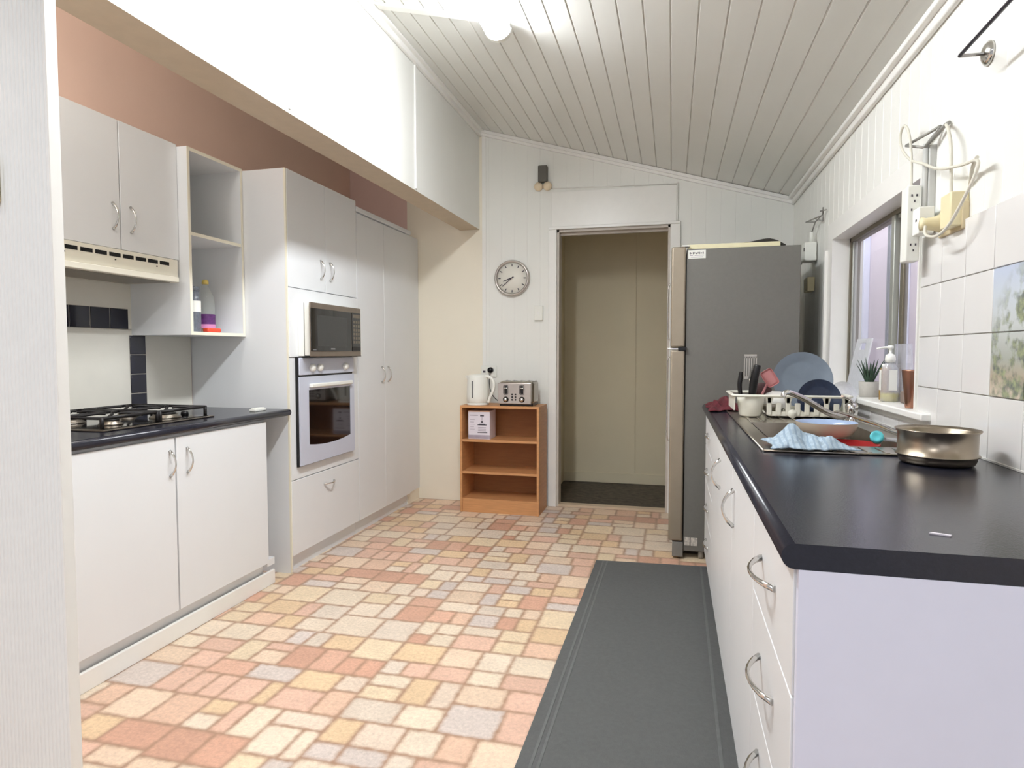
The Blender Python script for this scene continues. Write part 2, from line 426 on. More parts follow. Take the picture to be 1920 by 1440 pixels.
mb.m(door_j).box((DL, D, 0), (DL+0.016, D+0.11, DT)); mb.box((DR-0.016, D, 0), (DR, D+0.11, DT)); mb.box((DL, D, DT-0.018), (DR, D+0.11, DT))
mb.box((DL+0.016, D+0.05, DT-0.035), (DR-0.016, D+0.08, DT-0.018))
struct('door_1', mb)
mb = new(trim_m).cyl((0.022, D-0.007, 1.5), (0.022, D-0.007, 2.385), 0.006, 10).cyl((-0.90, D-0.006, 2.400), (0.02, D-0.006, 2.378), 0.004, 8)
struct('trim_3', mb)
S_box('trim_4', (DL+0.016, D+0.0, 0.0), (DR-0.016, D+0.075, 0.016), mat('threshold_strip', (206, 186, 160), 0.5))
# passage beyond the doorway
mb = new(hall_w).box((-1.7, 5.72, 0), (0.62, 5.78, 2.5)); mb.box((-0.355, 5.711, 0), (-0.315, 5.72, 2.5)); mb.box((-1.7, 5.708, 0), (0.6, 5.72, 0.09), 0.003)
struct('wall_hall_back', mb)
S_box('wall_hall_left', (-1.05, D+0.1, 0), (-0.955, 5.72, 2.5), hall_w)
S_box('wall_hall_right', (0.5, D+0.1, 0), (0.56, 5.72, 2.5), hall_w)
S_box('ceiling_hall', (-1.7, D+0.1, 2.42), (0.6, 5.78, 2.46), hall_w)

# right wall with the window opening
WY0, WY1, WZ0, WZ1 = 2.40, 3.60, 0.985, 1.757; WXF = 0.872
rw = new(white_wall); atr = lambda s, t, d: (XR+d*-1 if False else XR-d*-1, s, t)
atr = lambda s, t, d: (XR-d, s, t)
top = lambda s: zc(XR)
grooved(rw, YB, WY0, 0.0975, atr, lambda s: 0.0, top, 0.003, 0.0022, 0.01)
grooved(rw, WY0, WY1, 0.0975, atr, lambda s: WZ1, top, 0.003, 0.0022, 0.01)
grooved(rw, WY1, D, 0.0975, atr, lambda s: 0.0, top, 0.003, 0.0022, 0.01)
rw.poly([(XR, WY0, 0), (XR, WY1, 0), (XR, WY1, WZ0), (XR, WY0, WZ0)])
rw.box((XR+0.006, YB, 0), (XR+0.14, WY0, 2.4)); rw.box((XR+0.006, WY1, 0), (XR+0.14, D, 2.4))
rw.box((XR+0.006, WY0, 0), (XR+0.14, WY1, WZ0-0.02)); rw.box((XR+0.006, WY0, WZ1), (XR+0.14, WY1, 2.4))
struct('wall_right', rw)
tr = new(trim_m)      # reveal linings and the flat board beside the window
tr.box((XR-0.006, WY1-0.002, WZ0-0.02), (WXF+0.05, WY1+0.012, WZ1-0.002)); tr.box((XR-0.006, WY0-0.012, WZ0-0.02), (WXF+0.05, WY0+0.002, WZ1-0.002))
tr.box((XR-0.006, WY0-0.012, WZ1-0.002), (WXF+0.05, WY1+0.012, WZ1+0.012))
tr.box((XR-0.004, WY1+0.012, 0.9), (XR, WY1+0.10, WZ1+0.09)); tr.box((XR-0.004, WY0-0.05, WZ1+0.012), (XR, WY1+0.012, WZ1+0.09))
tr.box((XR-0.018, WY1+0.10, 0.9), (XR, WY1+0.118, 1.715), 0.002)
struct('trim_5', tr)
mb = new(trim_m).box((XR-0.040, WY0-0.165, WZ0-0.024), (WXF+0.05, WY1+0.0, WZ0), 0.005); mb.box((XR-0.012, WY0-0.15, WZ0-0.045), (XR, WY1, WZ0-0.024))
struct('window_sill', mb)
# cornices
def cornice(p, q, sz=0.028):
    p, q = Vector(p), Vector(q); d = (q-p).normalized(); mb = new(trim_m)
    n_ = 10; mb.tube([p, q], sz, n=4, smooth_pts=False); return mb
cm = new(trim_m).box((XU, YB, zc(XU)-0.055), (XU+0.022, D, zc(XU)-0.012), 0.006); cm.box((XU, YB, zc(XU)-0.024), (XU+0.045, D, zc(XU)-0.010), 0.004)
struct('trim_6', cm)
cm = new(trim_m); cm.prism([(XU+0.01, D, zc(XU)-0.045), (XR, D, zc(XR)-0.045), (XR, D, zc(XR)-0.004), (XU+0.01, D, zc(XU)-0.004)], (0, -0.022, 0))
cm.prism([(XU+0.01, D, zc(XU)-0.026), (XR, D, zc(XR)-0.026), (XR, D, zc(XR)-0.004), (XU+0.01, D, zc(XU)-0.004)], (0, -0.038, 0))
struct('trim_7', cm)
cm = new(trim_m).box((XR-0.020, YB, zc(XR)-0.045), (XR, D, zc(XR)+0.004), 0.006); cm.box((XR-0.042, YB, zc(XR)-0.012), (XR, D, zc(XR)+0.010), 0.004)
struct('trim_8', cm)

# window: aluminium slider, glass, and the outside seen through it
wd = new(alum)
wd.box((WXF, WY0, WZ0), (WXF+0.045, WY0+0.025, WZ1)); wd.box((WXF, WY1-0.028, WZ0), (WXF+0.045, WY1, WZ1))
wd.box((WXF, WY0, WZ1-0.022), (WXF+0.045, WY1, WZ1)); wd.box((WXF, WY0, WZ0), (WXF+0.045, WY1, WZ0+0.03))
win = struct('window_1', wd)
mb = new(alum_l).box((WXF-0.004, 2.905, WZ0+0.03), (WXF+0.02, 2.945, WZ1-0.022), 0.003)
mb.m(alum).box((WXF+0.02, 2.865, WZ0+0.03), (WXF+0.04, 2.905, WZ1-0.022), 0.003)
mb.m(alum_l).box((WXF+0.006, WY1-0.045, WZ0+0.03), (WXF+0.028, WY1-0.028, WZ1-0.022), 0.002); mb.box((WXF+0.006, WY0+0.025, WZ1-0.04), (WXF+0.02, 2.90, WZ1-0.022), 0.002)
struct('window_sash', mb, win)
struct('window_pane', new(glass_m).box((WXF+0.012, 2.945, WZ0+0.03), (WXF+0.016, WY1-0.045, WZ1-0.022)), win)
struct('window_pane', new(glass_m).box((WXF+0.028, WY0+0.025, WZ0+0.03), (WXF+0.032, 2.88, WZ1-0.022)), win)
ow = new(lav).box((1.75, 2.0, 0), (1.85, 9.5, 2.9))
struct('wall_outside', ow)
for y, ww, mm in ((6.5, 0.35, outw), (5.72, 0.12, outd), (5.46, 0.24, outw)):
    ob = new(mm); k = 0
    while k*0.05 < ww:
        ob.box((1.70, y+k*0.05, 0), (1.75, y+k*0.05+0.036, 2.9), 0.004); k += 1
    struct('trim_outside', ob)
S_box('floor_outside', (0.94, 1.0, -0.1), (1.75, 9.5, 0.0), mat('outside_paving', (170, 165, 160), 0.8))

# white wall tiles over the bench, four painted ones forming a landscape
mb = new(grout).box((XR-0.005, 0.2, 0.9), (XR, WY0-0.03, 1.551)); mb.box((XR-0.005, WY0-0.03, 0.9), (XR, 3.5, 0.955))
rows = [0.902, 1.066, 1.2275, 1.389, 1.550]
mb.m(tile_m)
for r in range(4):
    y = 2.354
    while y > 0.3:
        ya = y-0.163
        if r in (1, 2) and 1.5 < y < 1.9: pass
        else: mb.box((XR-0.011, ya+0.0012, rows[r]+0.0012), (XR-0.001, y-0.0012, rows[r+1]-0.0012), 0.0012, 1)
        y = ya
for k in range(7): mb.box((XR-0.011, 2.3712+k*0.163, 0.903), (XR-0.001, 2.3708+(k+1)*0.163-0.002, 0.953), 0.0012, 1)
sp = obj('tile_splashback', mb, bpy.data.objects['wall_right'], kind='structure')
def paint_mat():
    M = bpy.data.materials.new('painted_landscape_glaze'); M.use_nodes = True; n = M.node_tree.nodes; l = M.node_tree.links
    b = n['Principled BSDF']; b.inputs['Roughness'].default_value = 0.2
    tc = n.new('ShaderNodeTexCoord'); sx = n.new('ShaderNodeSeparateXYZ'); l.new(tc.outputs['Object'], sx.inputs[0])
    nz = n.new('ShaderNodeTexNoise'); nz.inputs['Scale'].default_value = 26; nz.inputs['Detail'].default_value = 6; l.new(tc.outputs['Object'], nz.inputs['Vector'])
    n2 = n.new('ShaderNodeTexNoise'); n2.inputs['Scale'].default_value = 60; n2.inputs['Detail'].default_value = 4; l.new(tc.outputs['Object'], n2.inputs['Vector'])
    zr = n.new('ShaderNodeMapRange'); l.new(sx.outputs[2], zr.inputs[0]); zr.inputs[1].default_value = 1.066; zr.inputs[2].default_value = 1.389
    base = n.new('ShaderNodeValToRGB'); l.new(zr.outputs[0], base.inputs[0]); e = base.color_ramp.elements
    e[0].position = 0.05; e[0].color = lin((210, 196, 178)); e[1].position = 1.0; e[1].color = lin((196, 206, 226))
    for p, c in ((0.16, (186, 172, 150)), (0.3, (176, 178, 168)), (0.55, (206, 210, 208)), (0.8, (206, 214, 222))):
        q = e.new(p); q.color = lin(c)
    # foliage band
    ad = n.new('ShaderNodeMath'); ad.operation = 'ADD'; l.new(sx.outputs[1], ad.inputs[0]); l.new(sx.outputs[2], ad.inputs[1])
    fb = n.new('ShaderNodeMapRange'); l.new(ad.outputs[0], fb.inputs[0]); fb.inputs[1].default_value = 3.16; fb.inputs[2].default_value = 3.02
    ml = n.new('ShaderNodeMath'); ml.operation = 'MULTIPLY'; l.new(fb.outputs[0], ml.inputs[0])
    st = n.new('ShaderNodeMapRange'); l.new(nz.outputs['Fac'], st.inputs[0]); st.inputs[1].default_value = 0.45; st.inputs[2].default_value = 0.58; l.new(st.outputs[0], ml.inputs[1])
    fc = n.new('ShaderNodeValToRGB'); l.new(n2.outputs['Fac'], fc.inputs[0]); fe = fc.color_ramp.elements
    fe[0].position = 0.35; fe[0].color = lin((112, 116, 112)); fe[1].position = 0.68; fe[1].color = lin((166, 174, 136))
    mx = n.new('ShaderNodeMix'); mx.data_type = 'RGBA'; l.new(ml.outputs[0], mx.inputs[0]); l.new(base.outputs[0], mx.inputs[6]); l.new(fc.outputs[0], mx.inputs[7])
    l.new(mx.outputs[2], b.inputs['Base Color']); return M
pm = paint_mat()
for r in (1, 2):
    for y in (1.865, 1.702):
        obj('painted_tile', new(pm).box((XR-0.0115, y-0.163+0.0012, rows[r]+0.0012), (XR-0.001, y-0.0012, rows[r+1]-0.0012), 0.0012, 1), sp, 'painted landscape tile with trees')

# skirting board along the left cupboards
S_box('baseboard_left', (-1.975, 1.5, 0), (-1.960, 2.80, 0.072), trim_m, bev=0.003)

# ------------------------------------------------------------ fluorescent light
FX, FZ = -0.775, zc(-0.775)
L = thing('ceiling_light', 'lit white fluorescent batten with a rounded diffuser on the boarded ceiling', 'light', (FX, 2.1, FZ-0.005))
tilt = math.atan(SL); R_ = Matrix.Rotation(-tilt, 3, 'Y')
def fpt(x, y, z): v = R_ @ Vector((x, 0, z)); return (FX+v.x, y, FZ+v.z)
def fprism(mb, prof, y0, y1): mb.prism([fpt(px, y0, pz) for px, pz in prof], (0, y1-y0, 0)); return mb
obj('light_body', fprism(new(whitep), [(-0.05, -0.004), (0.05, -0.004), (0.05, -0.030), (-0.05, -0.030)], 1.32, 2.86), L)
prof = [(0.062*math.cos(PI+PI*k/12), -0.032+0.062*math.sin(PI+PI*k/12)) for k in range(13)]
d_ = fprism(new(diff_m), prof, 1.34, 2.84)
obj('light_diffuser', d_, L)
obj('end_cap', fprism(new(whitep), [(0.066*math.cos(PI+PI*k/12), -0.030+0.066*math.sin(PI+PI*k/12)) for k in range(13)], 2.841, 2.865), L)
obj('end_cap', fprism(new(whitep), [(0.066*math.cos(PI+PI*k/12), -0.030+0.066*math.sin(PI+PI*k/12)) for k in range(13)], 1.315, 1.339), L)
mb = new(trim_m); a = 2.93; b_ = 2.875
mb.prism([(XU+0.05, a, zc(XU+0.05)-0.001), (XU+0.05, a, zc(XU+0.05)-0.014), (-0.85, b_, zc(-0.85)-0.014), (-0.85, b_, zc(-0.85)-0.001)], (0, -0.045, 0))
single('cable_cover_strip', mb, 'white cover strip crossing the ceiling boards from upper wall to the fluorescent light', 'strip', (-1.15, 2.88, zc(-1.15)))

# ------------------------------------------------------------ handles
def bow(p0, p1, out, r=0.0045, bulge=0.028):
    p0, p1, out = Vector(p0), Vector(p1), Vector(out); pts = []
    for k in range(9):
        t = k/8; pts.append(p0.lerp(p1, t)+out*(bulge*(math.sin(PI*t)**0.75)+0.001))
    mb = new(chrome); mb.tube(pts, lambda t: r*(1.35-0.6*math.sin(PI*t)), 8, False); return mb

# ------------------------------------------------------------ left side: base cupboard, bench, hob
XD = -1.951
B = thing('base_cabinet', 'white two-door base cupboard under the hob bench', 'cabinet', (-2.25, 2.1, 0))
mb = new(melamine).box((-2.54, 1.5, 0.115), (XD-0.018, 2.735, 0.846)); obj('body', mb, B)
mb = new(melamine).box((-2.02, 1.5, 0.0), (-1.985, 2.735, 0.115)); obj('plinth', mb, B)
for y0, y1, hy in ((1.55, 2.140, 2.112), (2.148, 2.737, 2.205)):
    d1 = obj('door', new(melamine).box((XD-0.016, y0, 0.122), (XD, y1, 0.835), 0.0015), B)
    obj('handle', bow((XD, hy, 0.785), (XD, hy, 0.680), (1, 0, 0)), d1)
obj('side_bracket', new(melamine).box((-2.02, 2.74, 0.10), (-1.962, 2.80, 0.135), 0.001), B)

mb = MB().m(lam)
def benchtop(x_front, x_back, y0, y1, zt, th, nose_sign, end=None):
    # profile across, rounded nose at the front
    mb = new(lam); r = th/2; pr = []
    for k in range(9):
        t = PI/2-PI*k/8; pr.append((x_front - nose_sign*r + nose_sign*r*math.cos(t), zt-r+r*math.sin(t)))
    pr += [(x_back, zt-th), (x_back, zt)]
    mb.prism([(x, y0, z) for x, z in pr], (0, y1-y0, 0))
    for f in mb.bm.faces: f.smooth = len(f.verts) == 4 and f.calc_center_median().x > x_front-r
    return mb
mb = benchtop(-1.932, -2.553, 1.5, 2.925, 0.882, 0.035, 1)
lb = single('benchtop', mb, 'charcoal laminate benchtop carrying the gas hob', 'benchtop', (-2.25, 2.1, 0.847))
HB = thing('gas_hob', 'black and steel gas hob with cast iron grates set in left bench', 'hob', (-2.28, 2.2, 0.882))
hx0, hx1, hy0, hy1 = -2.505, -2.045, 1.90, 2.49
mb = new(steel_d).box((hx0, hy0, 0.882), (hx1, hy1, 0.889), 0.004, 2); mb.m(blackg).box((hx0+0.02, hy0+0.02, 0.889), (hx1-0.02, hy1-0.02, 0.891)); obj('hob_plate', mb, HB)
for bx, by, br in ((-2.38, 2.05, 0.045), (-2.17, 2.05, 0.034), (-2.38, 2.33, 0.034), (-2.17, 2.33, 0.05)):
    mb = new(steel_d).lathe([(br*1.3, 0.0), (br*1.25, 0.006), (br, 0.010), (br, 0.016)], (bx, by, 0.891))
    mb.m(iron).lathe([(br*0.85, 0.016), (br*0.88, 0.022), (br*0.6, 0.026), (0.0001, 0.026)], (bx, by, 0.891)); obj('burner', mb, HB)
for y0 in (1.925, 2.205):
    y1 = y0+0.265; x0, x1 = hx0+0.03, hx1-0.035; z = 0.930; mb = new(iron)
    for p, q in (((x0, y0), (x1, y0)), ((x1, y0), (x1, y1)), ((x1, y1), (x0, y1)), ((x0, y1), (x0, y0))):
        mb.tube([(p[0], p[1], z), (q[0], q[1], z)], 0.0065, 6, False)
    for cx in (-2.38, -2.17):
        cy = (y0+y1)/2
        for k in range(4):
            a = PI/4+k*PI/2; ex = cx+0.105*math.cos(a); ey = cy+0.125*math.sin(a)
            ex = min(max(ex, x0), x1); ey = min(max(ey, y0), y1)
            mb.tube([(ex, ey, z), (cx+0.05*math.cos(a), cy+0.05*math.sin(a), z+0.006), (cx+0.022*math.cos(a), cy+0.022*math.sin(a), z+0.004)], 0.006, 6)
    mb.tube([((x0+x1)/2, y0, z), ((x0+x1)/2, y1, z)], 0.0065, 6, False)
    for px, py in ((x0, y0), (x1, y0), (x1, y1), (x0, y1)): mb.cyl((px, py, 0.890), (px, py, z+0.004), 0.0075, 8)
    obj('grate', mb, HB)
for k in range(4):
    obj('knob', new(blackp).lathe([(0.017, 0), (0.016, 0.012), (0.012, 0.016), (0.0001, 0.016)], (-2.44+k*0.085, 2.462, 0.891), n=20), HB)

# small white catch lying at the bench corner
mb = new(whitep).box((-2.05, 2.742, 0.882), (-2.015, 2.83, 0.895), 0.003); mb.box((-2.045, 2.75, 0.895), (-2.02, 2.822, 0.899), 0.001)
single('soap_dish', mb, 'small white plastic dish on the left bench beside the tall cupboard', 'dish', (-2.03, 2.78, 0.882))

# splashback of the left side
mb = new(bs_m).box((XW, 1.5, 0.882), (XW+0.008, 2.93, 1.29)); mb.box((XW, 1.5, 1.288), (XW+0.008, 2.544, 1.62)); struct('trim_9', mb)
ns = new(grout).box((XW+0.008, 2.525, 0.884), (XW+0.009, 2.622, 1.262)); ns.box((XW+0.008, 1.7, 1.289), (XW+0.009, 2.523, 1.388)); ns.m(navy_t)
for k in range(4): ns.box((XW+0.008, 2.527, 1.262-(k+1)*0.0945+0.002), (XW+0.012, 2.620, 1.262-k*0.0945-0.002 if k else 1.2605), 0.0015, 1)
for k in range(8): ns.box((XW+0.008, 2.522-(k+1)*0.1035+0.002, 1.291), (XW+0.012, 2.522-k*0.1035-0.002, 1.386), 0.0015, 1)
struct('trim_10', ns)

# ------------------------------------------------------------ wall cupboard with hood
XU2 = -2.262
C = thing('wall_cabinet', 'white two-door wall cupboard above the range hood', 'cabinet', (-2.4, 2.2, 1.612))
obj('body', new(melamine).box((XW+0.002, 1.52, 1.612), (XU2-0.018, 2.538, 2.150)), C)
for y0, y1, hy in ((1.893, 2.214, 2.178), (2.2195, 2.540, 2.268), (1.565, 1.888, 1.62)):
    d1 = obj('door', new(melamine).box((XU2-0.016, y0, 1.613), (XU2, y1, 2.150), 0.0015), C)
    obj('handle', bow((XU2, hy, 1.800), (XU2, hy, 1.690), (1, 0, 0)), d1)
Hd = thing('range_hood', 'cream slide-out range hood with a row of dark vent slots', 'range hood', (-2.4, 2.2, 1.5))
mb = new(creamp); mb = MB().m(mat('hood_enamel', (240, 236, 220), 0.35, var=0.01))
mb.box((XW+0.012, 1.62, 1.532), (XU2+0.004, 2.526, 1.611), 0.002)
obj('body', mb, Hd)
mb = new(mat('hood_enamel', (240, 236, 220))).box((XW+0.02, 1.62, 1.503), (XU2+0.030, 2.505, 1.529), 0.004)
mb.m(steel_d).box((XW+0.05, 1.65, 1.5015), (XU2+0.0, 2.48, 1.5028)); obj('visor', mb, Hd)
mb = new(blackp)
for k in range(12):
    y = 2.472-k*0.0665; mb.box((XU2+0.0035, y-0.054, 1.578), (XU2+0.0055, y, 1.594))
obj('vent_slots', mb, Hd)
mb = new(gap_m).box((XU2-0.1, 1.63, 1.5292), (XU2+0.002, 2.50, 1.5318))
for k in (2.40, 2.18, 1.95): mb.cyl((XU2+0.004, k, 1.566), (XU2+0.007, k, 1.566), 0.003, 10)
obj('shadow_gap', mb, Hd)

# ------------------------------------------------------------ open shelf unit
O_ = thing('open_shelf_unit', 'open white shelf unit between wall cupboard and tall oven cupboard', 'shelf', (-2.38, 2.74, 1.262))
XO = -2.208; y0, y1 = 2.542, 2.935; t_ = 0.016
obj('side_panel', new(melamine).box((XW+0.002, y0, 1.262), (XO, y0+t_, 2.140)), O_)
obj('side_panel', new(melamine).box((XW+0.002, y1-t_, 1.262), (XO, y1, 2.140)), O_)
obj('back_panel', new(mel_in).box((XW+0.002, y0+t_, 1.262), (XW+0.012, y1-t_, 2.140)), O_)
for z, n_ in ((1.262, 'bottom_panel'), (1.732, 'shelf'), (2.124, 'top_panel')):
    obj(n_, new(melamine).box((XW+0.012, y0+t_, z), (XO-(0.004 if n_ == 'shelf' else 0), y1-t_, z+t_)), O_)
mb = new(edge_m).box((XO, y0, 1.262), (XO+0.0012, y0+t_, 2.14)); mb.box((XO, y1-t_, 1.262), (XO+0.0012, y1, 2.14)); mb.box((XO, y0+t_, 1.262), (XO+0.0012, y1-t_, 1.278)); mb.box((XO, y0+t_, 2.124), (XO+0.0012, y1-t_, 2.14))
mb.box((XO-0.004, y0+t_, 1.732), (XO-0.0028, y1-t_, 1.748)); obj('edging', mb, O_)
SZ = 1.278
bt = thing('oil_bottle', 'big clear oil bottle with a purple label and yellow cap', 'bottle', (-2.36, 2.826, SZ))
c = (-2.36, 2.826, SZ)
obj('bottle_glass', new(bottle_m).lathe([(0.040, 0.0), (0.044, 0.006), (0.044, 0.16), (0.040, 0.19), (0.020, 0.235), (0.014, 0.25), (0.014, 0.262)], c), bt)
obj('oil', new(oilm).lathe([(0.042, 0.002), (0.0425, 0.026), (0.0001, 0.027)], c), bt)
mb = new(purple).lathe([(0.0447, 0.030), (0.0447, 0.098)], c, cap=False); mb.m(pinklab).lathe([(0.0450, 0.026), (0.0450, 0.046)], c, cap=False); obj('label_band', mb, bt)
obj('cap', new(yellcap).lathe([(0.0165, 0.254), (0.0165, 0.268), (0.010, 0.278), (0.0001, 0.279)], c), bt)
bt = thing('sauce_bottle', 'tall blue-grey bottle with a white label at the shelf left side', 'bottle', (-2.29, 2.635, SZ)); c = (-2.29, 2.635, SZ)
c = (-2.27, 2.640, SZ); bt.location = c
obj('bottle_body', new(bottle_b).lathe([(0.027, 0), (0.029, 0.005), (0.029, 0.12), (0.024, 0.15), (0.024, 0.20)], c), bt)
obj('paper_label', new(whitep).lathe([(0.0296, 0.098), (0.0296, 0.152), ], c, cap=False), bt)
obj('cap', new(bottle_b).lathe([(0.026, 0.20), (0.026, 0.222), (0.0001, 0.223)], c), bt)
c = (-2.40, 2.675, SZ); bt = thing('green_bottle', 'green glass bottle with a black cap behind the blue-grey bottle', 'bottle', c)
obj('bottle_glass', new(bottle_g).lathe([(0.030, 0), (0.032, 0.005), (0.032, 0.095), (0.014, 0.135), (0.013, 0.15)], c), bt)
obj('cap', new(blackp).lathe([(0.016, 0.148), (0.016, 0.165), (0.0001, 0.166)], c), bt)
single('scraper', new(orange).box((-2.262, 2.680, SZ), (-2.225, 2.775, SZ+0.022), 0.008, 3), 'small orange-red plastic tub lying in front of the bottles', 'tub', (-2.245, 2.725, SZ))

# ------------------------------------------------------------ tall oven cupboard
T = thing('oven_cabinet', 'tall white cupboard housing the microwave and wall oven', 'cabinet', (-2.25, 3.31, 0))
ya, yb = 2.938, 3.690
mb = new(melamine).box((XW+0.002, ya, 0.0), (XD-0.012, ya+0.016, 2.132)); mb.m(edge_m).box((XD-0.0118, ya, 0.004), (XD-0.002, ya+0.008, 2.132))
obj('side_panel', mb, T)
mb = new(melamine).box((XW+0.002, ya+0.016, 0.088), (XD-0.018, yb, 2.128)); obj('body', mb, T)
obj('plinth', new(melamine).box((-2.02, ya+0.017, 0.0), (-1.983, yb, 0.087)), T)
ym = 3.318
for p, q, hy in ((ya+0.009, ym-0.0015, 3.262), (ym+0.0015, yb-0.002, 3.364)):
    d1 = obj('door', new(melamine).box((XD-0.016, p, 1.523), (XD, q, 2.132), 0.0015), T)
    obj('handle', bow((XD, hy, 1.700), (XD, hy, 1.594), (1, 0, 0)), d1)
dr = obj('drawer', new(melamine).box((XD-0.016, ya+0.009, 0.090), (XD, yb-0.002, 0.492), 0.0015), T)
obj('handle', bow((XD, 3.262, 0.417), (XD, 3.375, 0.417), (1, 0, 0)), dr)
mb = new(melamine).box((XD-0.016, ya+0.009, 0.497), (XD-0.001, 3.0, 1.15)); mb.box((XD-0.016, 3.0, 0.497), (XD-0.001, 3.60, 0.557)); mb.box((XD-0.016, 3.60, 0.497), (XD-0.001, yb-0.002, 1.15))
mb.box((XD-0.016, ya+0.009, 1.153), (XD+0.003, yb-0.002, 1.519), 0.0015)
obj('filler_panel', mb, T)
# microwave
W_ = thing('microwave', 'white and grey built-in microwave above the wall oven', 'microwave', (-2.15, 3.3, 1.155))
XM = -1.872
mb = new(whitep).box((XD+0.0035, 3.022, 1.158), (-1.915, 3.60, 1.448), 0.002); mb.box((-1.915, 3.030, 1.160), (XM-0.002, 3.595, 1.446), 0.003)
mb.m(gap_m).box((-1.916, 3.0285, 1.162), (-1.9135, 3.0305, 1.444)); obj('body', mb, W_)
mb = new(blackp).box((-1.925, 3.024, 1.1535), (XM-0.004, 3.595, 1.158)); obj('foot_rail', mb, W_)
mb = new(grey_st).box((XM-0.002, 3.012, 1.156), (XM+0.006, 3.575, 1.446), 0.003); obj('fascia', mb, W_)
dd = obj('door', new(blackg).box((XM+0.004, 3.014, 1.184), (XM+0.009, 3.452, 1.416), 0.002), W_)
mb = new(mwwin).box((XM+0.009, 3.075, 1.212), (XM+0.0098, 3.400, 1.380)); obj('door_window', mb, dd)
mb = new(mat('silver_print', (150, 150, 150), 0.4)); 
for k in range(6): mb.box((XM+0.009, 3.214+k*0.0078, 1.194), (XM+0.0096, 3.214+k*0.0078+0.0055, 1.2015))
obj('door_lettering', mb, dd); mb = new(MATS['silver_print'])
for k in range(4): mb.box((XM+0.009, 3.03+k*0.0085, 1.190), (XM+0.0096, 3.03+k*0.0085+0.006, 1.194))
obj('door_lettering', mb, dd)
mb = new(blackg).box((XM+0.004, 3.458, 1.184), (XM+0.009, 3.568, 1.416), 0.002)
mb.m(mat('keypad_print', (112, 104, 90), 0.5)).box((XM+0.009, 3.470, 1.385), (XM+0.0096, 3.556, 1.405))
for r in range(6):
    for k in range(3): mb.box((XM+0.009, 3.473+k*0.029, 1.352-r*0.024), (XM+0.0096, 3.495+k*0.029, 1.368-r*0.024))
mb.m(blackp).box((XM+0.009, 3.462, 1.190), (XM+0.0105, 3.564, 1.212), 0.001)
obj('control_panel', mb, W_)
# wall oven
V = thing('wall_oven', 'silver-white wall oven with a dark glass door under the microwave', 'oven', (-2.15, 3.3, 0.56))
mb = new(blackp).box((XD+0.001, 2.994, 0.562), (-1.936, 3.588, 1.1525)); obj('body', mb, V)
mb = new(oven_m).box((-1.936, 3.000, 1.056), (-1.927, 3.594, 1.149), 0.003); cp = obj('control_panel', mb, V)
for y in (3.115, 3.192, 3.478): obj('knob', new(whitep).lathe([(0.021, 0), (0.020, 0.014), (0.016, 0.020), (0.0001, 0.021)], (-1.927, y, 1.094), axis='X', n=24), cp)
mb = new(oven_m)
oy0, oy1, oz0, oz1 = 3.000, 3.594, 0.566, 1.046; gy0, gy1, gz1 = 3.085, 3.545, 0.972
# door frame with a window whose lower edge is bowed
def ozl(y): return 0.655+0.018*(2*(y-(gy0+gy1)/2)/(gy1-gy0))**2
N_ = 14
mb.box((-1.936, oy0, oz0), (-1.927, gy0, oz1)); mb.box((-1.936, gy1, oz0), (-1.927, oy1, oz1)); mb.box((-1.936, gy0, gz1), (-1.927, gy1, oz1))
for k in range(N_):
    a = gy0+(gy1-gy0)*k/N_; b_ = gy0+(gy1-gy0)*(k+1)/N_
    mb.prism([(-1.936, a, oz0), (-1.936, b_, oz0), (-1.936, b_, ozl(b_)), (-1.936, a, ozl(a))], (0.009, 0, 0))
od = obj('oven_door', mb, V)
obj('door_glass', new(blackg).box((-1.934, gy0, 0.645), (-1.930, gy1, gz1)), od)
obj('handle', new(whitep).box((-1.927, 3.085, 0.985), (-1.905, 3.545, 1.007), 0.006, 3), od)

# ------------------------------------------------------------ pantry
Pn = thing('pantry_cabinet', 'tall white two-door pantry cupboard beside the far wall', 'cabinet', (-2.25, 4.1, 0))
py1 = 4.515
obj('body', new(melamine).box((XW+0.002, 3.694, 0.088), (XD-0.018, D-0.002, 2.072)), Pn)
obj('top_rail', new(melamine).box((XD-0.03, 3.694, 2.070), (XD+0.004, D-0.19, 2.100), 0.002), Pn)
obj('plinth', new(melamine).box((-2.02, 3.694, 0.0), (-1.983, D-0.02, 0.087)), Pn)
for p, q, hy in ((3.694, 4.082, 4.035), (4.085, py1, 4.132)):
    d1 = obj('door', new(melamine).box((XD-0.016, p, 0.090), (XD, q, 2.060), 0.0015), Pn)
    obj('handle', bow((XD, hy, 1.078), (XD, hy, 0.970), (1, 0, 0)), d1)
S_box('wall_nib', (XW, py1+0.003, 0), (XD-0.024, D, 2.062), cream_wall)
bpy.data.objects['wall_nib'].name = 'wall_recess'

# ------------------------------------------------------------ bookcase and what stands on it
bx0, bx1, by0, by1, bz = -1.510, -0.916, 4.405, 4.690, 0.788
K = thing('bookcase', 'low beech three-shelf bookcase against the far wall beside the doorway', 'bookcase', (-1.213, 4.55, 0))
t_ = 0.017
obj('side_panel', new(wood).box((bx0, by0, 0), (bx0+t_, by1, bz-t_), 0.001), K)
obj('side_panel', new(wood).box((bx1-t_, by0, 0), (bx1, by1, bz-t_), 0.001), K)
obj('top_panel', new(wood).box((bx0, by0, bz-t_), (bx1, by1, bz), 0.001), K)
for z in (0.522, 0.286, 0.085): obj('shelf', new(wood).box((bx0+t_, by0+0.006, z), (bx1-t_, by1-0.006, z+t_)), K)
obj('plinth', new(wood).box((bx0+t_, by0+0.008, 0), (bx1-t_, by0+0.024, 0.085)), K)
obj('back_panel', new(woodb).box((bx0+t_, by1-0.006, 0.04), (bx1-t_, by1, bz-t_)), K)
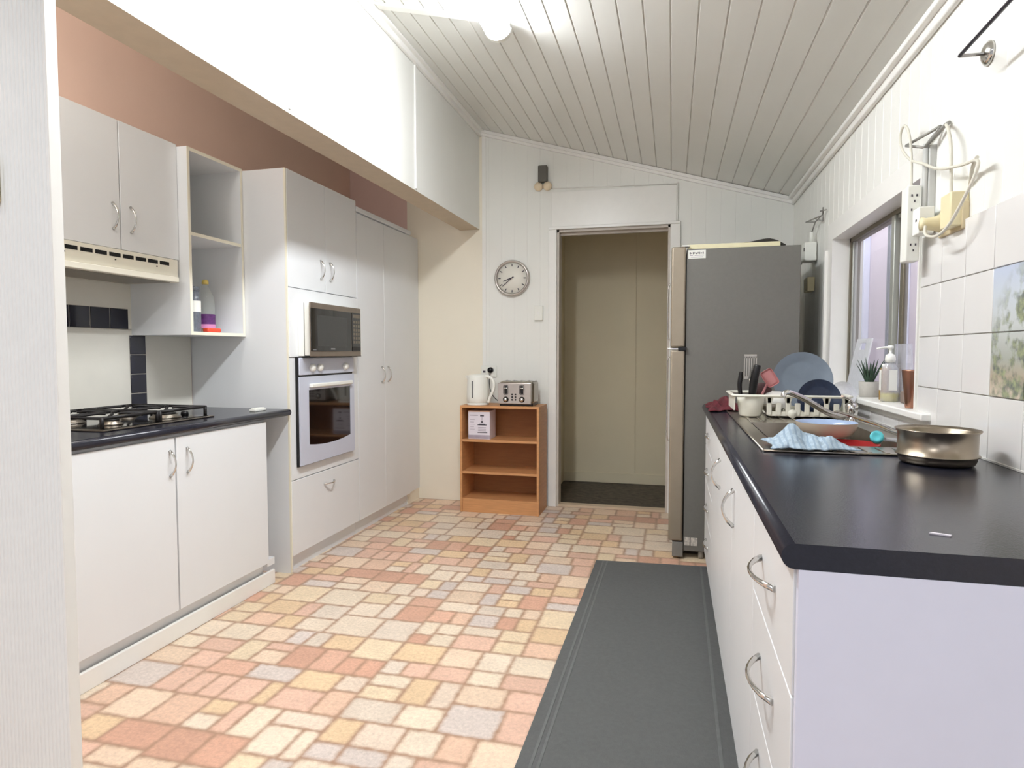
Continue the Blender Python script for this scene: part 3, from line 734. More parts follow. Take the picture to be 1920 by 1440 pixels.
# kettle
kx, ky, kz = -1.400, 4.50, bz
c = (kx, ky, kz); E_ = thing('kettle', 'white plastic jug kettle on top of the bookcase', 'kettle', c)
obj('base_plate', new(whitep).lathe([(0.080, 0), (0.082, 0.006), (0.078, 0.016), (0.0001, 0.016)], c), E_)
mb = new(whitep).lathe([(0.074, 0.016), (0.080, 0.022), (0.083, 0.06), (0.080, 0.15), (0.077, 0.205), (0.074, 0.216)], c)
mb.prism([(kx-0.060, ky-0.026, kz+0.185), (kx-0.060, ky+0.026, kz+0.185), (kx-0.104, ky, kz+0.214)], (0, 0, 0.001)); mb.prism([(kx-0.050, ky-0.03, kz+0.160), (kx-0.060, ky-0.03, kz+0.214), (kx-0.098, ky, kz+0.217), (kx-0.075, ky, kz+0.170)], (0, 0.055, 0))
obj('jug', mb, E_)
obj('lid', new(whitep).lathe([(0.072, 0.214), (0.068, 0.222), (0.03, 0.227), (0.0001, 0.228)], c), E_)
obj('handle', new(whitep).tube([(kx+0.055, ky-0.02, kz+0.212), (kx+0.100, ky-0.03, kz+0.208), (kx+0.132, ky-0.035, kz+0.170), (kx+0.130, ky-0.035, kz+0.115), (kx+0.105, ky-0.03, kz+0.065), (kx+0.088, ky-0.025, kz+0.02)], 0.011, 10), E_)
obj('water_gauge', new(mat('gauge_grey', (112, 112, 112), 0.3)).box((kx-0.022, ky-0.0865, kz+0.055), (kx-0.012, ky-0.078, kz+0.180), 0.003), E_)
# toaster
tx0, tx1, ty0, ty1, tz0, tz1 = -1.232, -0.968, 4.44, 4.64, bz+0.014, bz+0.178
G = thing('toaster', 'four-slice stainless steel toaster on top of the bookcase', 'toaster', ((tx0+tx1)/2, 4.54, bz))
mb = new(blackp).box((tx0+0.012, ty0+0.012, bz), (tx1-0.004, ty1, tz0+0.006), 0.004); obj('base', mb, G)
mb = new(steel).box((tx0+0.006, ty0+0.012, tz0), (tx1, ty1+0.006, tz1), 0.022, 4); obj('shell', mb, G)
mb = new(mat('toaster_front_steel', (196, 188, 182), 0.3, 0.7)).box((tx0, ty0, tz0), (tx1-0.014, ty0+0.016, tz1-0.010), 0.006, 3); fp = obj('front_panel', mb, G)
for cx in (tx0+0.062, tx1-0.082):
    mb = new(blackp).box((cx-0.017, ty0-0.002, tz0+0.068), (cx+0.017, ty0+0.004, tz0+0.140), 0.012, 4); ls = obj('lever_slot', mb, fp)
    mb = new(chrome).box((cx-0.013, ty0-0.016, tz0+0.112), (cx+0.013, ty0-0.002, tz0+0.120), 0.003); obj('lever', mb, fp)
    mb = new(blackp).lathe([(0.021, 0), (0.021, -0.004), (0.0001, -0.0041)], (cx, ty0, tz0+0.034), axis='Y', n=24)
    mb.m(chrome).lathe([(0.015, -0.004), (0.014, -0.016), (0.0001, -0.0165)], (cx, ty0, tz0+0.034), axis='Y', n=24); obj('knob', mb, fp)
mx_ = (tx0+0.062+tx1-0.082)/2
for r in range(3):
    for s_ in (-1, 1): obj('button', new(blackp).lathe([(0.0065, 0), (0.006, -0.004), (0.0001, -0.0042)], (mx_+s_*0.0125, ty0, tz0+0.032+r*0.0195), axis='Y', n=14), fp)
mb = new(blackp)
for k in range(4): mb.box((tx0+0.036+k*0.056, ty0+0.045, tz1-0.0003), (tx0+0.062+k*0.056, ty1-0.03, tz1+0.0007), 0.0002, 1)
obj('bread_slots', mb, G)
mb = new(chrome)
for k in range(5): mb.box((tx0+0.026+k*0.056, ty0+0.04, tz1-0.001), (tx0+0.034+k*0.056, ty1-0.025, tz1+0.004), 0.0015)
obj('slot_ridges', mb, G)
# box in the bookcase
c = (-1.372, 4.50, 0.539); bo = thing('appliance_box', 'white printed carton standing on the top shelf of the bookcase', 'box', c)
mb = new(paper).box((-1.458, 4.445, 0.539), (-1.292, 4.60, 0.748), 0.001); obj('carton', mb, bo)
mb = new(ink); fy = 4.4435
def bar(x0, x1, z0, z1, m_): mb.m(m_).box((-1.458+x0, fy, 0.539+z0), (-1.458+x1, fy+0.0012, 0.539+z1))
bar(0.012, 0.075, 0.172, 0.178, ink_l); bar(0.092, 0.120, 0.168, 0.178, ink); bar(0.104, 0.108, 0.132, 0.166, ink_l)
bar(0.098, 0.114, 0.122, 0.132, ink); bar(0.072, 0.142, 0.102, 0.108, ink); bar(0.084, 0.130, 0.108, 0.113, ink); bar(0.072, 0.146, 0.046, 0.051, ink)
for k in range(5): bar(0.014, 0.05-0.006*(k % 2), 0.142-k*0.018, 0.145-k*0.018, ink_l)
for k in range(3): bar(0.076, 0.136, 0.060+k*0.012, 0.063+k*0.012, ink_l)
bar(0.0, 0.166, 0.004, 0.030, ink_l); mb.m(wood).box((-1.458, fy, 0.741), (-1.292, fy+0.0012, 0.748))
obj('print', mb, bo)
# power point behind
Q = thing('power_outlet', 'double wall socket with a black plug behind the kettle', 'socket', (-1.38, D-0.006, 1.03))
mb = new(whitep).box((-1.445, D-0.012, 0.985), (-1.318, D-0.006, 1.075), 0.003); mb.m(ink).box((-1.43, D-0.013, 1.02), (-1.41, D-0.012, 1.035)); obj('face_plate', mb, Q)
obj('plug', new(blackp).lathe([(0.022, 0), (0.02, -0.03), (0.0001, -0.031)], (-1.366, D-0.012, 1.040), axis='Y', n=18), Q)
mb = new(blackp).tube([(-1.366, D-0.03, 1.02), (-1.37, D-0.045, 0.96), (-1.36, D-0.05, 0.89), (-1.32, D-0.075, 0.83), (-1.26, 4.66, bz+0.006), (-1.20, 4.665, bz+0.006)], 0.0032, 7)
obj('power_cord', mb, G)
# clock
c = Vector((-1.194, D-0.001, 1.742)); Z = thing('wall_clock', 'round silver-rimmed wall clock with a pale dial', 'clock', c)
mb = new(dialm).lathe([(0.0001, -0.018), (0.120, -0.018), (0.122, -0.004)], c, axis='Y', n=48); obj('dial', mb, Z)
pr = [(0.116, -0.020), (0.120, -0.034), (0.130, -0.038), (0.137, -0.028), (0.139, -0.008), (0.137, 0.0), (0.12, 0.0)]
obj('rim', new(mat('silver_rim', (190, 184, 178), 0.3, 0.8)).lathe(pr, c, axis='Y', n=48, cap=False), Z)
mb = new(ink)
for k in range(12):
    a = PI/6*k; u = Vector((math.sin(a), 0, math.cos(a))); v = Vector((u.z, 0, -u.x)); w1 = 0.0032
    p = c+Vector((0, -0.020, 0)); mb = new(ink).prism([p+u*0.090-v*w1, p+u*0.108-v*w1, p+u*0.108+v*w1, p+u*0.090+v*w1], (0, 0.0015, 0)); obj('hour_mark', mb, Z)

def hand(ang, ln, w1, off):
    u = Vector((math.sin(ang), 0, math.cos(ang))); v = Vector((u.z, 0, -u.x)); p = c+Vector((0.002, off, 0.004))
    return new(ink).prism([p-u*0.012-v*w1, p+u*ln-v*w1*0.7, p+u*ln+v*w1*0.7, p-u*0.012+v*w1], (0, 0.0015, 0))
obj('hour_hand', hand(math.radians(250), 0.076, 0.0038, -0.024), Z); obj('minute_hand', hand(math.radians(230), 0.100, 0.003, -0.027), Z)
# chime on wall
c = Vector((-0.957, D, 2.44)); N = thing('door_chime', 'old grey door bell box with two cream bells above the clock', 'door bell', c)
obj('box', new(grey_box).box((-0.988, D-0.05, 2.444), (-0.920, D-0.001, 2.566), 0.006), N)
for x in (-0.990, -0.921): obj('bell', new(mat('aged_cream_metal', (232, 214, 184), 0.5)).lathe([(0.033, 0), (0.033, -0.010), (0.026, -0.022), (0.010, -0.028), (0.0001, -0.028)], (x, D-0.012, 2.418), axis='Y', n=24), N)
# light switch by door
mb = new(whitep).box((-1.020, D-0.024, 1.418), (-0.955, D-0.001, 1.530), 0.004); mb.m(trim_m).box((-0.995, D-0.028, 1.46), (-0.980, D-0.024, 1.485), 0.001)
single('wall_switch', mb, 'white surface-mounted light switch beside the doorway', 'switch', (-0.99, D, 1.47))
mb = new(creamp).box((-1.45, 1.034, 1.492), (-1.372, 1.0465, 1.59), 0.004)
single('wall_switch', mb, 'cream switch on the ribbed panel at the left picture edge', 'switch', (-1.41, 1.04, 1.54))

# ------------------------------------------------------------ fridge
R = thing('refrigerator', 'tall grey two-door refrigerator standing beside the doorway', 'refrigerator', (0.33, 4.04, 0))
mb = new(fr_side).box((0.070, 3.700, 0.045), (0.662, 4.39, 1.752), 0.004); obj('body', mb, R)
obj('door', new(fr_door).box((-0.012, 3.680, 1.205), (0.066, 4.395, 1.764), 0.010, 3), R, 'freezer door')
obj('door', new(fr_door).box((-0.012, 3.680, 0.105), (0.066, 4.395, 1.190), 0.010, 3), R)
mb = new(blackp).box((0.03, 3.676, 1.1865), (0.074, 3.74, 1.2085), 0.002); mb.m(chrome).box((-0.028, 3.682, 1.193), (0.05, 3.70, 1.202), 0.003); obj('hinge', mb, R)
for z0, z1 in ((1.26, 1.62), (0.60, 1.14)):
    mb = new(chrome).tube([(-0.010, 4.31, z1), (-0.030, 4.31, z1-0.02), (-0.033, 4.31, (z0+z1)/2), (-0.030, 4.31, z0+0.02), (-0.010, 4.31, z0)], 0.004, 8); obj('handle', mb, R)
mb = new(mat('fridge_kick', (120, 118, 112), 0.5)).box((0.010, 3.685, 0.012), (0.070, 4.39, 0.098), 0.004); obj('kick_grille', mb, R)
for x, y in ((0.17, 3.73), (0.60, 3.73), (0.17, 4.36), (0.60, 4.36)): obj('foot', new(mat('fridge_foot', (150, 146, 138), 0.5)).cyl((x, y, 0), (x, y, 0.046), 0.016, 14), R)
obj('hinge_cap', new(whitep).box((0.045, 3.688, 1.764), (0.085, 3.73, 1.772), 0.002), R)
mb = new(whitep).box((0.078, 3.697, 1.698), (0.172, 3.6995, 1.744)); mb.m(ink)
for k, (w_, s_) in enumerate(((0.008, .002), (0.005, .002), (0.006, .003), (0.004, .002), (0.007, .002), (0.005, .008), (0.005, .001), (0.006, .001), (0.006, .0))): 
    x = 0.085+k*0.0088; mb.box((x, 3.6962, 1.722+0.002*(k % 2)), (x+w_*0.85, 3.6972, 1.733-0.003*(k % 3 == 1)))
mb.m(ink_l).box((0.086, 3.6962, 1.713), (0.104, 3.6972, 1.716)); mb.box((0.112, 3.6962, 1.713), (0.162, 3.6972, 1.717)); mb.box((0.092, 3.6962, 1.704), (0.158, 3.6972, 1.708))
obj('service_sticker', mb, R, 'white printed sticker at the top corner')
mb = new(mat('worn_label', (196, 190, 180), 0.6, var=0.3, scale=90)).box((0.078, 3.697, 0.078), (0.106, 3.6995, 0.126)); mb.box((0.112, 3.697, 0.078), (0.148, 3.6995, 0.124)); obj('worn_labels', mb, R)
mb = new(mat('cream_board', (236, 228, 190), 0.5)).box((0.075, 3.72, 1.753), (0.560, 3.74, 1.779), 0.002); mb.box((0.075, 3.74, 1.753), (0.560, 3.95, 1.758))
single('cream_tray', mb, 'long shallow cream tray lying on top of the refrigerator', 'tray', (0.32, 3.8, 1.753))
mb = new(mat('dark_cloth', (52, 48, 44), 0.9, var=0.3))
pts = [(0.20, 3.85, 1.766), (0.32, 3.86, 1.784), (0.42, 3.84, 1.790), (0.52, 3.82, 1.800), (0.60, 3.84, 1.770)]
mb.tube(pts, lambda t: 0.006+0.018*t*(1.25-t), 8); mb.box((0.25, 3.83, 1.7585), (0.62, 3.9, 1.768), 0.003)
single('dark_cloth', mb, 'dark crumpled cloth lying behind the cream tray on the refrigerator', 'cloth', (0.45, 3.86, 1.758))

# ------------------------------------------------------------ floor mat
mm = thing('floor_mat', 'long charcoal rubber floor mat along the sink cupboards', 'mat', (-0.1, 2.2, 0))
obj('mat_body', new(mat_m).prism([(-0.428, 0.75, 0.0008), (0.196, 0.75, 0.0008), (0.226, 3.575, 0.0008), (-0.404, 3.535, 0.0008)], (0, 0, 0.0055)), mm)
mb = new(mat_e)
for s_, xs in ((0, (0.036, 0.058)), ):
    for o_ in xs: mb.prism([(-0.426+o_, 0.76, 0.0063), (-0.417+o_, 0.76, 0.0063), (-0.395+o_, 3.53, 0.0063), (-0.404+o_, 3.53, 0.0063)], (0, 0, 0.0016))
mb.prism([(0.135, 0.76, 0.0063), (0.145, 0.76, 0.0063), (0.168, 3.56, 0.0063), (0.158, 3.56, 0.0063)], (0, 0, 0.0014))
obj('ribbed_border', mb, mm)

# ------------------------------------------------------------ right side: sink bench
XF = 0.178; YN = 1.000; YE = 3.56
def cab(name, label, y0, y1):
    o = thing(name, label, 'cabinet', (0.48, (y0+y1)/2, 0), 'base cupboards under the sink bench')
    obj('body', new(melamine).box((XF+0.018, y0, 0.10), (XR-0.012, y1, 0.862 if not (y0 < 2 < y1 or y0 > 1.9 and y1 < 3) else 0.70)), o)
    obj('plinth', new(melamine).box((XF+0.062, y0, 0), (XR-0.012, y1, 0.10)), o); return o
A = cab('drawer_cabinet', 'white four-drawer base cupboard at the near end of the sink bench', YN, 1.462)
obj('end_panel', new(mat('lilac_white_melamine', (220, 223, 240), 0.38, var=0.01)).box((XF+0.004, YN-0.016, 0.0), (XR-0.012, YN, 0.862)), A)
zs = [(0.864-0.004, 0.664), (0.660, 0.450), (0.446, 0.256), (0.252, 0.102)]
for k, (zt, zb) in enumerate(zs):
    dd = obj('drawer', new(melamine).box((XF, YN+0.002, zb), (XF+0.016, 1.460, zt), 0.0015), A)
    hz = [0.768, 0.566, 0.366, 0.20][k]; obj('handle', bow((XF, 1.160, hz), (XF, 1.335, hz), (-1, 0, 0), 0.005, 0.032), dd)
Bc = cab('sink_cabinet', 'white two-door cupboard under the sink with arched handles', 1.464, 2.948)
for y0, y1, hy in ((1.464, 1.985, 1.915), (1.988, 2.510, 2.445)):
    dd = obj('door', new(melamine).box((XF, y0+0.001, 0.102), (XF+0.016, y1-0.001, 0.860), 0.0015), Bc)
    obj('handle', bow((XF, hy, 0.782), (XF, hy, 0.674), (-1, 0, 0), 0.005, 0.032), dd)
obj('filler_panel', new(melamine).box((XF, 2.512, 0.102), (XF+0.016, 2.946, 0.860), 0.0015), Bc)
Cc = cab('drawer_cabinet', 'white four-drawer base cupboard at the refrigerator end of the sink bench', 2.950, YE-0.02)
for k, (zt, zb) in enumerate(((0.860, 0.69), (0.686, 0.51), (0.506, 0.33), (0.326, 0.102))):
    dd = obj('drawer', new(melamine).box((XF, 2.952, zb), (XF+0.016, YE-0.022, zt), 0.0015), Cc)
    hz = [0.765, 0.585, 0.405, 0.225][k]; obj('handle', bow((XF, 3.17, hz), (XF, 3.33, hz), (-1, 0, 0), 0.005, 0.018), dd)

# benchtop with an opening for the bowl
bt = MB().m(lam); zt, th = 0.900, 0.038; r = th/2; xf = 0.158; xb = XR-0.010
SX0, SX1, SY0, SY1 = 0.300, 0.665, 2.035, 2.64       # bowl opening
pr = [(xf+r-r*math.cos(PI/2-PI*k/10), zt-r+r*math.sin(PI/2-PI*k/10)) for k in range(11)]
ns_ = len(pr)
def ring(y, xe): return None
bt.prism([(x, 0.985, z) for x, z in pr]+[(SX0, 0.985, zt-th), (SX0, 0.985, zt)], (0, YE-0.985, 0))
for f in bt.bm.faces: f.smooth = f.calc_center_median().x < xf+r and len(f.verts) == 4 and f.calc_area() < 0.1
bt.box((SX0, 0.985, zt-th), (SX1, SY0, zt)); bt.box((SX0, SY1, zt-th), (SX1, YE, zt)); bt.box((SX1, 0.985, zt-th), (xb, YE, zt))
# rounded near corner post
bt.lathe([(0.012, 0), (0.012, 0.0)], (0, 0, -5)) if False else None
single('benchtop', bt, 'long charcoal laminate sink benchtop with rounded front edge', 'benchtop', (0.48, 2.2, 0.862))
mb = new(whitec).box((XR-0.014, 0.99, 0.9), (XR-0.011, YE-0.3, 0.906), 0.001)
struct('trim_11', mb)

# sink
K2 = thing('sink', 'stainless steel sink with a ribbed draining board', 'sink', (0.48, 2.4, 0.9))
kx0, kx1, ky0, ky1 = 0.250, 0.725, 1.882, 3.12
mb = new(steel)
zf = 0.9035
mb.box((kx0, ky0, 0.9003), (SX0, ky1, zf), 0.0012, 1); mb.box((SX1, ky0, 0.9003), (kx1, ky1, zf), 0.0012, 1); mb.box((SX0, ky0, 0.9003), (SX1, SY0, zf), 0.0012, 1); mb.box((SX0, SY1, 0.9003), (SX1, ky1, zf), 0.0012, 1)
mb.tube([(kx0, ky0, zf), (kx1, ky0, zf), (kx1, ky1, zf), (kx0, ky1, zf), (kx0, ky0, zf)], 0.0035, 6, False)
for k in range(9):
    x = 0.30+k*0.044; mb.box((x, ky0+0.022, zf-0.001), (x+0.012, SY0-0.03, zf+0.0028), 0.0015, 1); mb.box((x, SY1+0.05, zf-0.001), (x+0.012, ky1-0.03, zf+0.0028), 0.0015, 1)
obj('drainer', mb, K2)
mb = new(steel_d); a = (SX0+0.002, SY0+0.002, SX1-0.002, SY1-0.002); zb = 0.745; e = 0.02
P4 = [(a[0], a[1]), (a[2], a[1]), (a[2], a[3]), (a[0], a[3])]; Q4 = [(a[0]+e, a[1]+e), (a[2]-e, a[1]+e), (a[2]-e, a[3]-e), (a[0]+e, a[3]-e)]
for i in range(4):
    j = (i+1) % 4; mb.poly([(*P4[i], zf), (*P4[j], zf), (*Q4[j], zb), (*Q4[i], zb)])
mb.poly([(*p, zb) for p in Q4]); mb.m(chrome).lathe([(0.035, 0.0005), (0.03, 0.002), (0.0001, 0.001)], (0.48, 2.37, zb), n=24)
obj('bowl', mb, K2)
# mixer tap
tp = (0.682, 2.725, zf); Tt = thing('mixer_tap', 'chrome swivel mixer tap behind the sink', 'tap', tp)
obj('tap_body', new(chrome).lathe([(0.027, 0), (0.026, 0.006), (0.021, 0.012), (0.021, 0.040), (0.023, 0.045), (0.023, 0.066), (0.016, 0.076), (0.0001, 0.078)], tp), Tt)
obj('spout', new(chrome).tube([(0.672, 2.72, zf+0.030), (0.63, 2.69, zf+0.026), (0.57, 2.65, zf+0.048), (0.49, 2.59, zf+0.095), (0.430, 2.55, zf+0.122), (0.408, 2.54, zf+0.122), (0.402, 2.537, zf+0.108)], lambda t: 0.0125-0.003*t, 12), Tt)
obj('lever', new(chrome).tube([(0.682, 2.725, zf+0.075), (0.672, 2.70, zf+0.086), (0.650, 2.66, zf+0.098), (0.625, 2.63, zf+0.108)], lambda t: 0.008-0.002*t, 10, flat=0.6), Tt)

# saucepan on the bench
c = Vector((0.644, 1.79, 0.9)); Sp = thing('saucepan', 'stainless steel saucepan with a long handle on the near bench', 'saucepan', c)
pr = [(0.0001, 0.001), (0.085, 0.001), (0.092, 0.004), (0.096, 0.012), (0.096, 0.020), (0.1035, 0.0215), (0.1035, 0.024), (0.0975, 0.026), (0.0985, 0.074), (0.1055, 0.080), (0.1055, 0.082), (0.0965, 0.0745), (0.0945, 0.02), (0.0001, 0.018)]
pr = [(a_*0.875, b2*1.06) for a_, b2 in pr]
obj('pan_body', new(mat('pan_steel', (160, 148, 132), 0.3, 1.0, var=0.05, scale=14)).lathe(pr, c, n=64, cap=False), Sp)
obj('handle', new(chrome).tube([(0.576, 1.838, 0.968), (0.564, 1.875, 0.972), (0.545, 1.97, 0.982), (0.498, 2.10, 0.995), (0.490, 2.13, 0.994)], 0.0065, 10, flat=0.7), Sp)

# fry pan, red bowl, sponge, dish brush, cloths
c = Vector((0.516, 2.375, 0.887)); fp = thing('frying_pan', 'cream enamel frying pan with pale blue inside resting over the sink bowl', 'pan', c)
obj('pan_outer', new(creamc).lathe([(0.0001, 0), (0.062, 0.0), (0.080, 0.010), (0.094, 0.032), (0.098, 0.052)], c, n=48, cap=False), fp)
obj('pan_inner', new(mat('pale_blue_nonstick', (160, 178, 206), 0.18, var=0.05)).lathe([(0.098, 0.052), (0.0955, 0.052), (0.091, 0.032), (0.078, 0.012), (0.060, 0.004), (0.0001, 0.004)], c, n=48, cap=False), fp)
c = Vector((0.545, 2.215, 0.815)); single('red_bowl', new(redc).lathe([(0.0001, 0), (0.045, 0), (0.07, 0.02), (0.090, 0.062), (0.093, 0.074), (0.090, 0.074), (0.066, 0.022), (0.0001, 0.006)], c, n=40, cap=False), 'red plastic bowl under the cream frying pan in the sink', 'bowl', c)
c = Vector((0.50, 2.45, 0.748)); mb = new(whitec).lathe([(0.0001, 0), (0.05, 0), (0.08, 0.03), (0.095, 0.052), (0.092, 0.052), (0.0001, 0.012)], c, n=36, cap=False); single('dish_in_sink', mb, 'white dish at the bottom of the sink bowl', 'bowl', c)
single('dish_sponge', new(yellowc).box((0.385, 2.075, 0.868), (0.475, 2.18, 0.892), 0.006), 'yellow sponge in the sink beside the red bowl', 'sponge', (0.43, 2.13, 0.868))
c = Vector((0.35, 2.32, 0.845)); mb = new(maroon).tube([(0.315, 2.12, 0.862), (0.33, 2.2, 0.868), (0.37, 2.3, 0.862), (0.39, 2.36, 0.85)], 0.012, 8); mb.box((0.31, 2.11, 0.75), (0.325, 2.18, 0.86), 0.003)
single('dark_red_cloth', mb, 'dark red cloth hanging over the inside edge of the sink', 'cloth', c)
c = Vector((0.605, 2.075, 0.906)); br_ = thing('dish_brush', 'dish brush with a round teal head on the draining board', 'brush', c)
rt = Matrix.Rotation(math.radians(62), 3, 'X')
hc = Vector((0.592, 2.085, 0.926))
ax = Vector((-0.30, -0.86, 0.40)).normalized(); q = ax.to_track_quat('Z', 'Y').to_matrix()
mb = new(teal).lathe([(0.0001, 0.006), (0.009, 0.006), (0.015, 0.009), (0.0185, 0.005), (0.0185, -0.005), (0.014, -0.010), (0.0001, -0.012)], hc, rot=q, n=28)
obj('brush_head', mb, br_)
obj('bristles', new(whitep).lathe([(0.014, -0.010), (0.0155, -0.024), (0.0001, -0.025)], hc, rot=q, n=24), br_)
obj('brush_handle', new(clearp).tube([hc+Vector((0.02, 0.0, -0.006)), (0.63, 2.10, 0.918), (0.69, 2.13, 0.912)], 0.006, 8), br_)

def cloth(name, label, c, sx, sy, amp, seed, material, rotz=0.0, base=0.907, hump=None):
    n_ = 26; bm_ = MB().m(material); g = []
    for i in range(n_+1):
        row = []
        for j in range(n_+1):
            u, v = i/n_-0.5, j/n_-0.5
            edge = 1+0.22*noise.noise(Vector((u*5+seed, v*5, seed)))
            x, y = u*sx*edge, v*sy*edge
            h = amp*(0.5+0.5*noise.noise(Vector((u*5+seed, v*4+seed, 0.3))))+amp*0.55*abs(math.sin(9*u+5*v+3*noise.noise(Vector((u*3, v*3, seed)))))
            if hump: h += hump[2]*math.exp(-(((u-hump[0])/0.17)**2+((v-hump[1])/0.25)**2))
            f = min(1, 4*(0.5-abs(u)), 4*(0.5-abs(v))); h *= 0.25+0.75*max(f, 0)
            X = c[0]+x*math.cos(rotz)-y*math.sin(rotz); Y = c[1]+x*math.sin(rotz)+y*math.cos(rotz)
            row.append((X, Y, base+h))
        g.append(row)
    V = [[bm_.bm.verts.new(p) for p in row] for row in g]
    for i in range(n_):
        for j in range(n_):
            f = bm_.bm.faces.new((V[i][j], V[i+1][j], V[i+1][j+1], V[i][j+1])); f.smooth = True
    o = single(name, bm_, label, 'cloth', (c[0], c[1], base))
    sm = o.modifiers.new('thick', 'SOLIDIFY'); sm.thickness = 0.002; return o
def stripes(M, rgb2, sc):
    n = M.node_tree.nodes; l = M.node_tree.links; b = n['Principled BSDF']
    src = b.inputs['Base Color'].links[0].from_socket
    tc = n.new('ShaderNodeTexCoord'); wv = n.new('ShaderNodeTexWave'); wv.inputs['Scale'].default_value = sc; wv.inputs['Distortion'].default_value = 2.5
    l.new(tc.outputs['Object'], wv.inputs['Vector']); rp = n.new('ShaderNodeMapRange'); l.new(wv.outputs['Fac'], rp.inputs[0]); rp.inputs[1].default_value = 0.6; rp.inputs[2].default_value = 0.8
    mx = n.new('ShaderNodeMix'); mx.data_type = 'RGBA'; l.new(rp.outputs[0], mx.inputs[0]); l.new(src, mx.inputs[6]); mx.inputs[7].default_value = lin(rgb2); l.new(mx.outputs[2], b.inputs['Base Color'])
stripes(cloth_m, (140, 158, 174), 22)
cloth('dish_cloth', 'crumpled blue striped dish cloth over the front of the draining board', (0.378, 1.955), 0.20, 0.17, 0.032, 3.1, cloth_m, 0.1, 0.907, hump=(-0.25, 0.1, 0.034))
cloth('maroon_cloth', 'dark maroon cloth heaped at the refrigerator end of the bench', (0.255, 3.28), 0.17, 0.40, 0.03, 8.4, maroon, 0.0, 0.901, hump=(0.0, 0.0, 0.03))

# ------------------------------------------------------------ dish rack
rx0, rx1, ry0, ry1, rz0, rz1 = 0.252, 0.700, 2.80, 3.10, 0.912, 0.996
RK = thing('dish_rack', 'white plastic dish rack full of dishes on the draining board', 'dish rack', (0.48, 2.94, rz0))
rkm = mat('rack_plastic', (230, 228, 214), 0.35, var=0.01)
def rr(x0, x1, y0, y1, z, rad=0.03, n_=5):
    P = []
    for cx, cy, a0 in ((x1-rad, y1-rad, 0), (x0+rad, y1-rad, PI/2), (x0+rad, y0+rad, PI), (x1-rad, y0+rad, 1.5*PI)):
        for k in range(n_+1): a = a0+PI/2*k/n_; P.append((cx+rad*math.cos(a), cy+rad*math.sin(a), z))
    return P
mb = new(rkm); P = rr(rx0, rx1, ry0, ry1, rz1); mb.tube(P+[P[0]], 0.006, 8, False)
P = rr(rx0-0.006, rx1+0.006, ry0-0.006, ry1+0.006, rz1+0.001); mb.tube(P+[P[0]], 0.005, 6, False); obj('rim', mb, RK)
mb = new(rkm)   # slatted front: uprights, lower rail
mb.box((rx0+0.15, ry0+0.012, rz0+0.001), (rx1-0.02, ry0+0.018, rz0+0.020), 0.002)
for k in range(9):
    x = rx0+0.140+k*0.0365
    top_ = rz1 if k % 2 == 0 else rz1-0.028
    mb.box((x-0.010 if k % 2 == 0 else x-0.011, ry0+0.008, rz0+0.004), (x+0.010 if k % 2 == 0 else x+0.011, ry0+0.014, top_), 0.004, 2)
    if k % 2 == 0: mb.prism([(x-0.018, ry0+0.008, rz1), (x-0.009, ry0+0.008, rz1-0.028), (x+0.009, ry0+0.008, rz1-0.028), (x+0.018, ry0+0.008, rz1)], (0, 0.006, 0))
mb.lathe([(0.0001, 0.0), (0.018, 0.0), (0.018, -0.006), (0.0001, -0.006)], (rx0+0.23, ry0+0.012, rz0+0.012), axis='Y', n=20)
obj('slatted_front', mb, RK)
mb = new(rkm).box((rx0+0.14, ry0+0.02, rz0), (rx1-0.012, ry1-0.012, rz0+0.005), 0.001)
for k in range(12): mb.box((rx0+0.15+k*0.024, ry0+0.02, rz0+0.005), (rx0+0.153+k*0.024, ry1-0.015, rz0+0.022))
obj('rack_floor', mb, RK)
mb = new(rkm)
mb.box((rx0+0.14, ry1-0.018, rz0), (rx1-0.01, ry1-0.012, rz1)); mb.box((rx1-0.014, ry0+0.02, rz0), (rx1-0.008, ry1-0.015, rz1)); mb.box((rx0+0.002, ry0+0.02, rz0+0.02), (rx0+0.007, ry1-0.02, rz1), 0.002); obj('rack_walls', mb, RK)
mb = new(rkm).lathe([(0.0001, 0.0), (0.040, 0.0), (0.046, 0.006), (0.052, 0.05), (0.056, 0.086), (0.0535, 0.086), (0.049, 0.05), (0.043, 0.010), (0.0001, 0.008)], (rx0+0.072, ry0+0.055, rz0-0.004), n=36, cap=False); obj('cutlery_cup', mb, RK)
for x in (rx0+0.06, rx1-0.05):
    for y in (ry0+0.03, ry1-0.03): obj('foot', new(rkm).cyl((x, y, 0.9068), (x, y, rz0+0.001), 0.009, 12), RK)

def disc(name, label, cat, c, r, tilt, material, depth=0.02, yaw_=0.0, mat2=None, cav=True):
    q = (Matrix.Rotation(yaw_, 3, 'Z') @ Matrix.Rotation(math.radians(90)-tilt, 3, 'X'))
    th = thing(name, label, cat, c)
    obj('dish', new(material).lathe([(0.0001, 0.0), (r*0.62, 0.0), (r*0.70, 0.002), (r*0.96, depth), (r, depth+0.001)], c, rot=q, n=48, cap=False), th)
    obj('underside', new(mat2 or material).lathe([(r, depth+0.001), (r*0.985, depth-0.003), (r*0.72, -0.004), (r*0.62, -0.006), (0.0001, -0.006)], c, rot=q, n=48, cap=False), th)
    return th
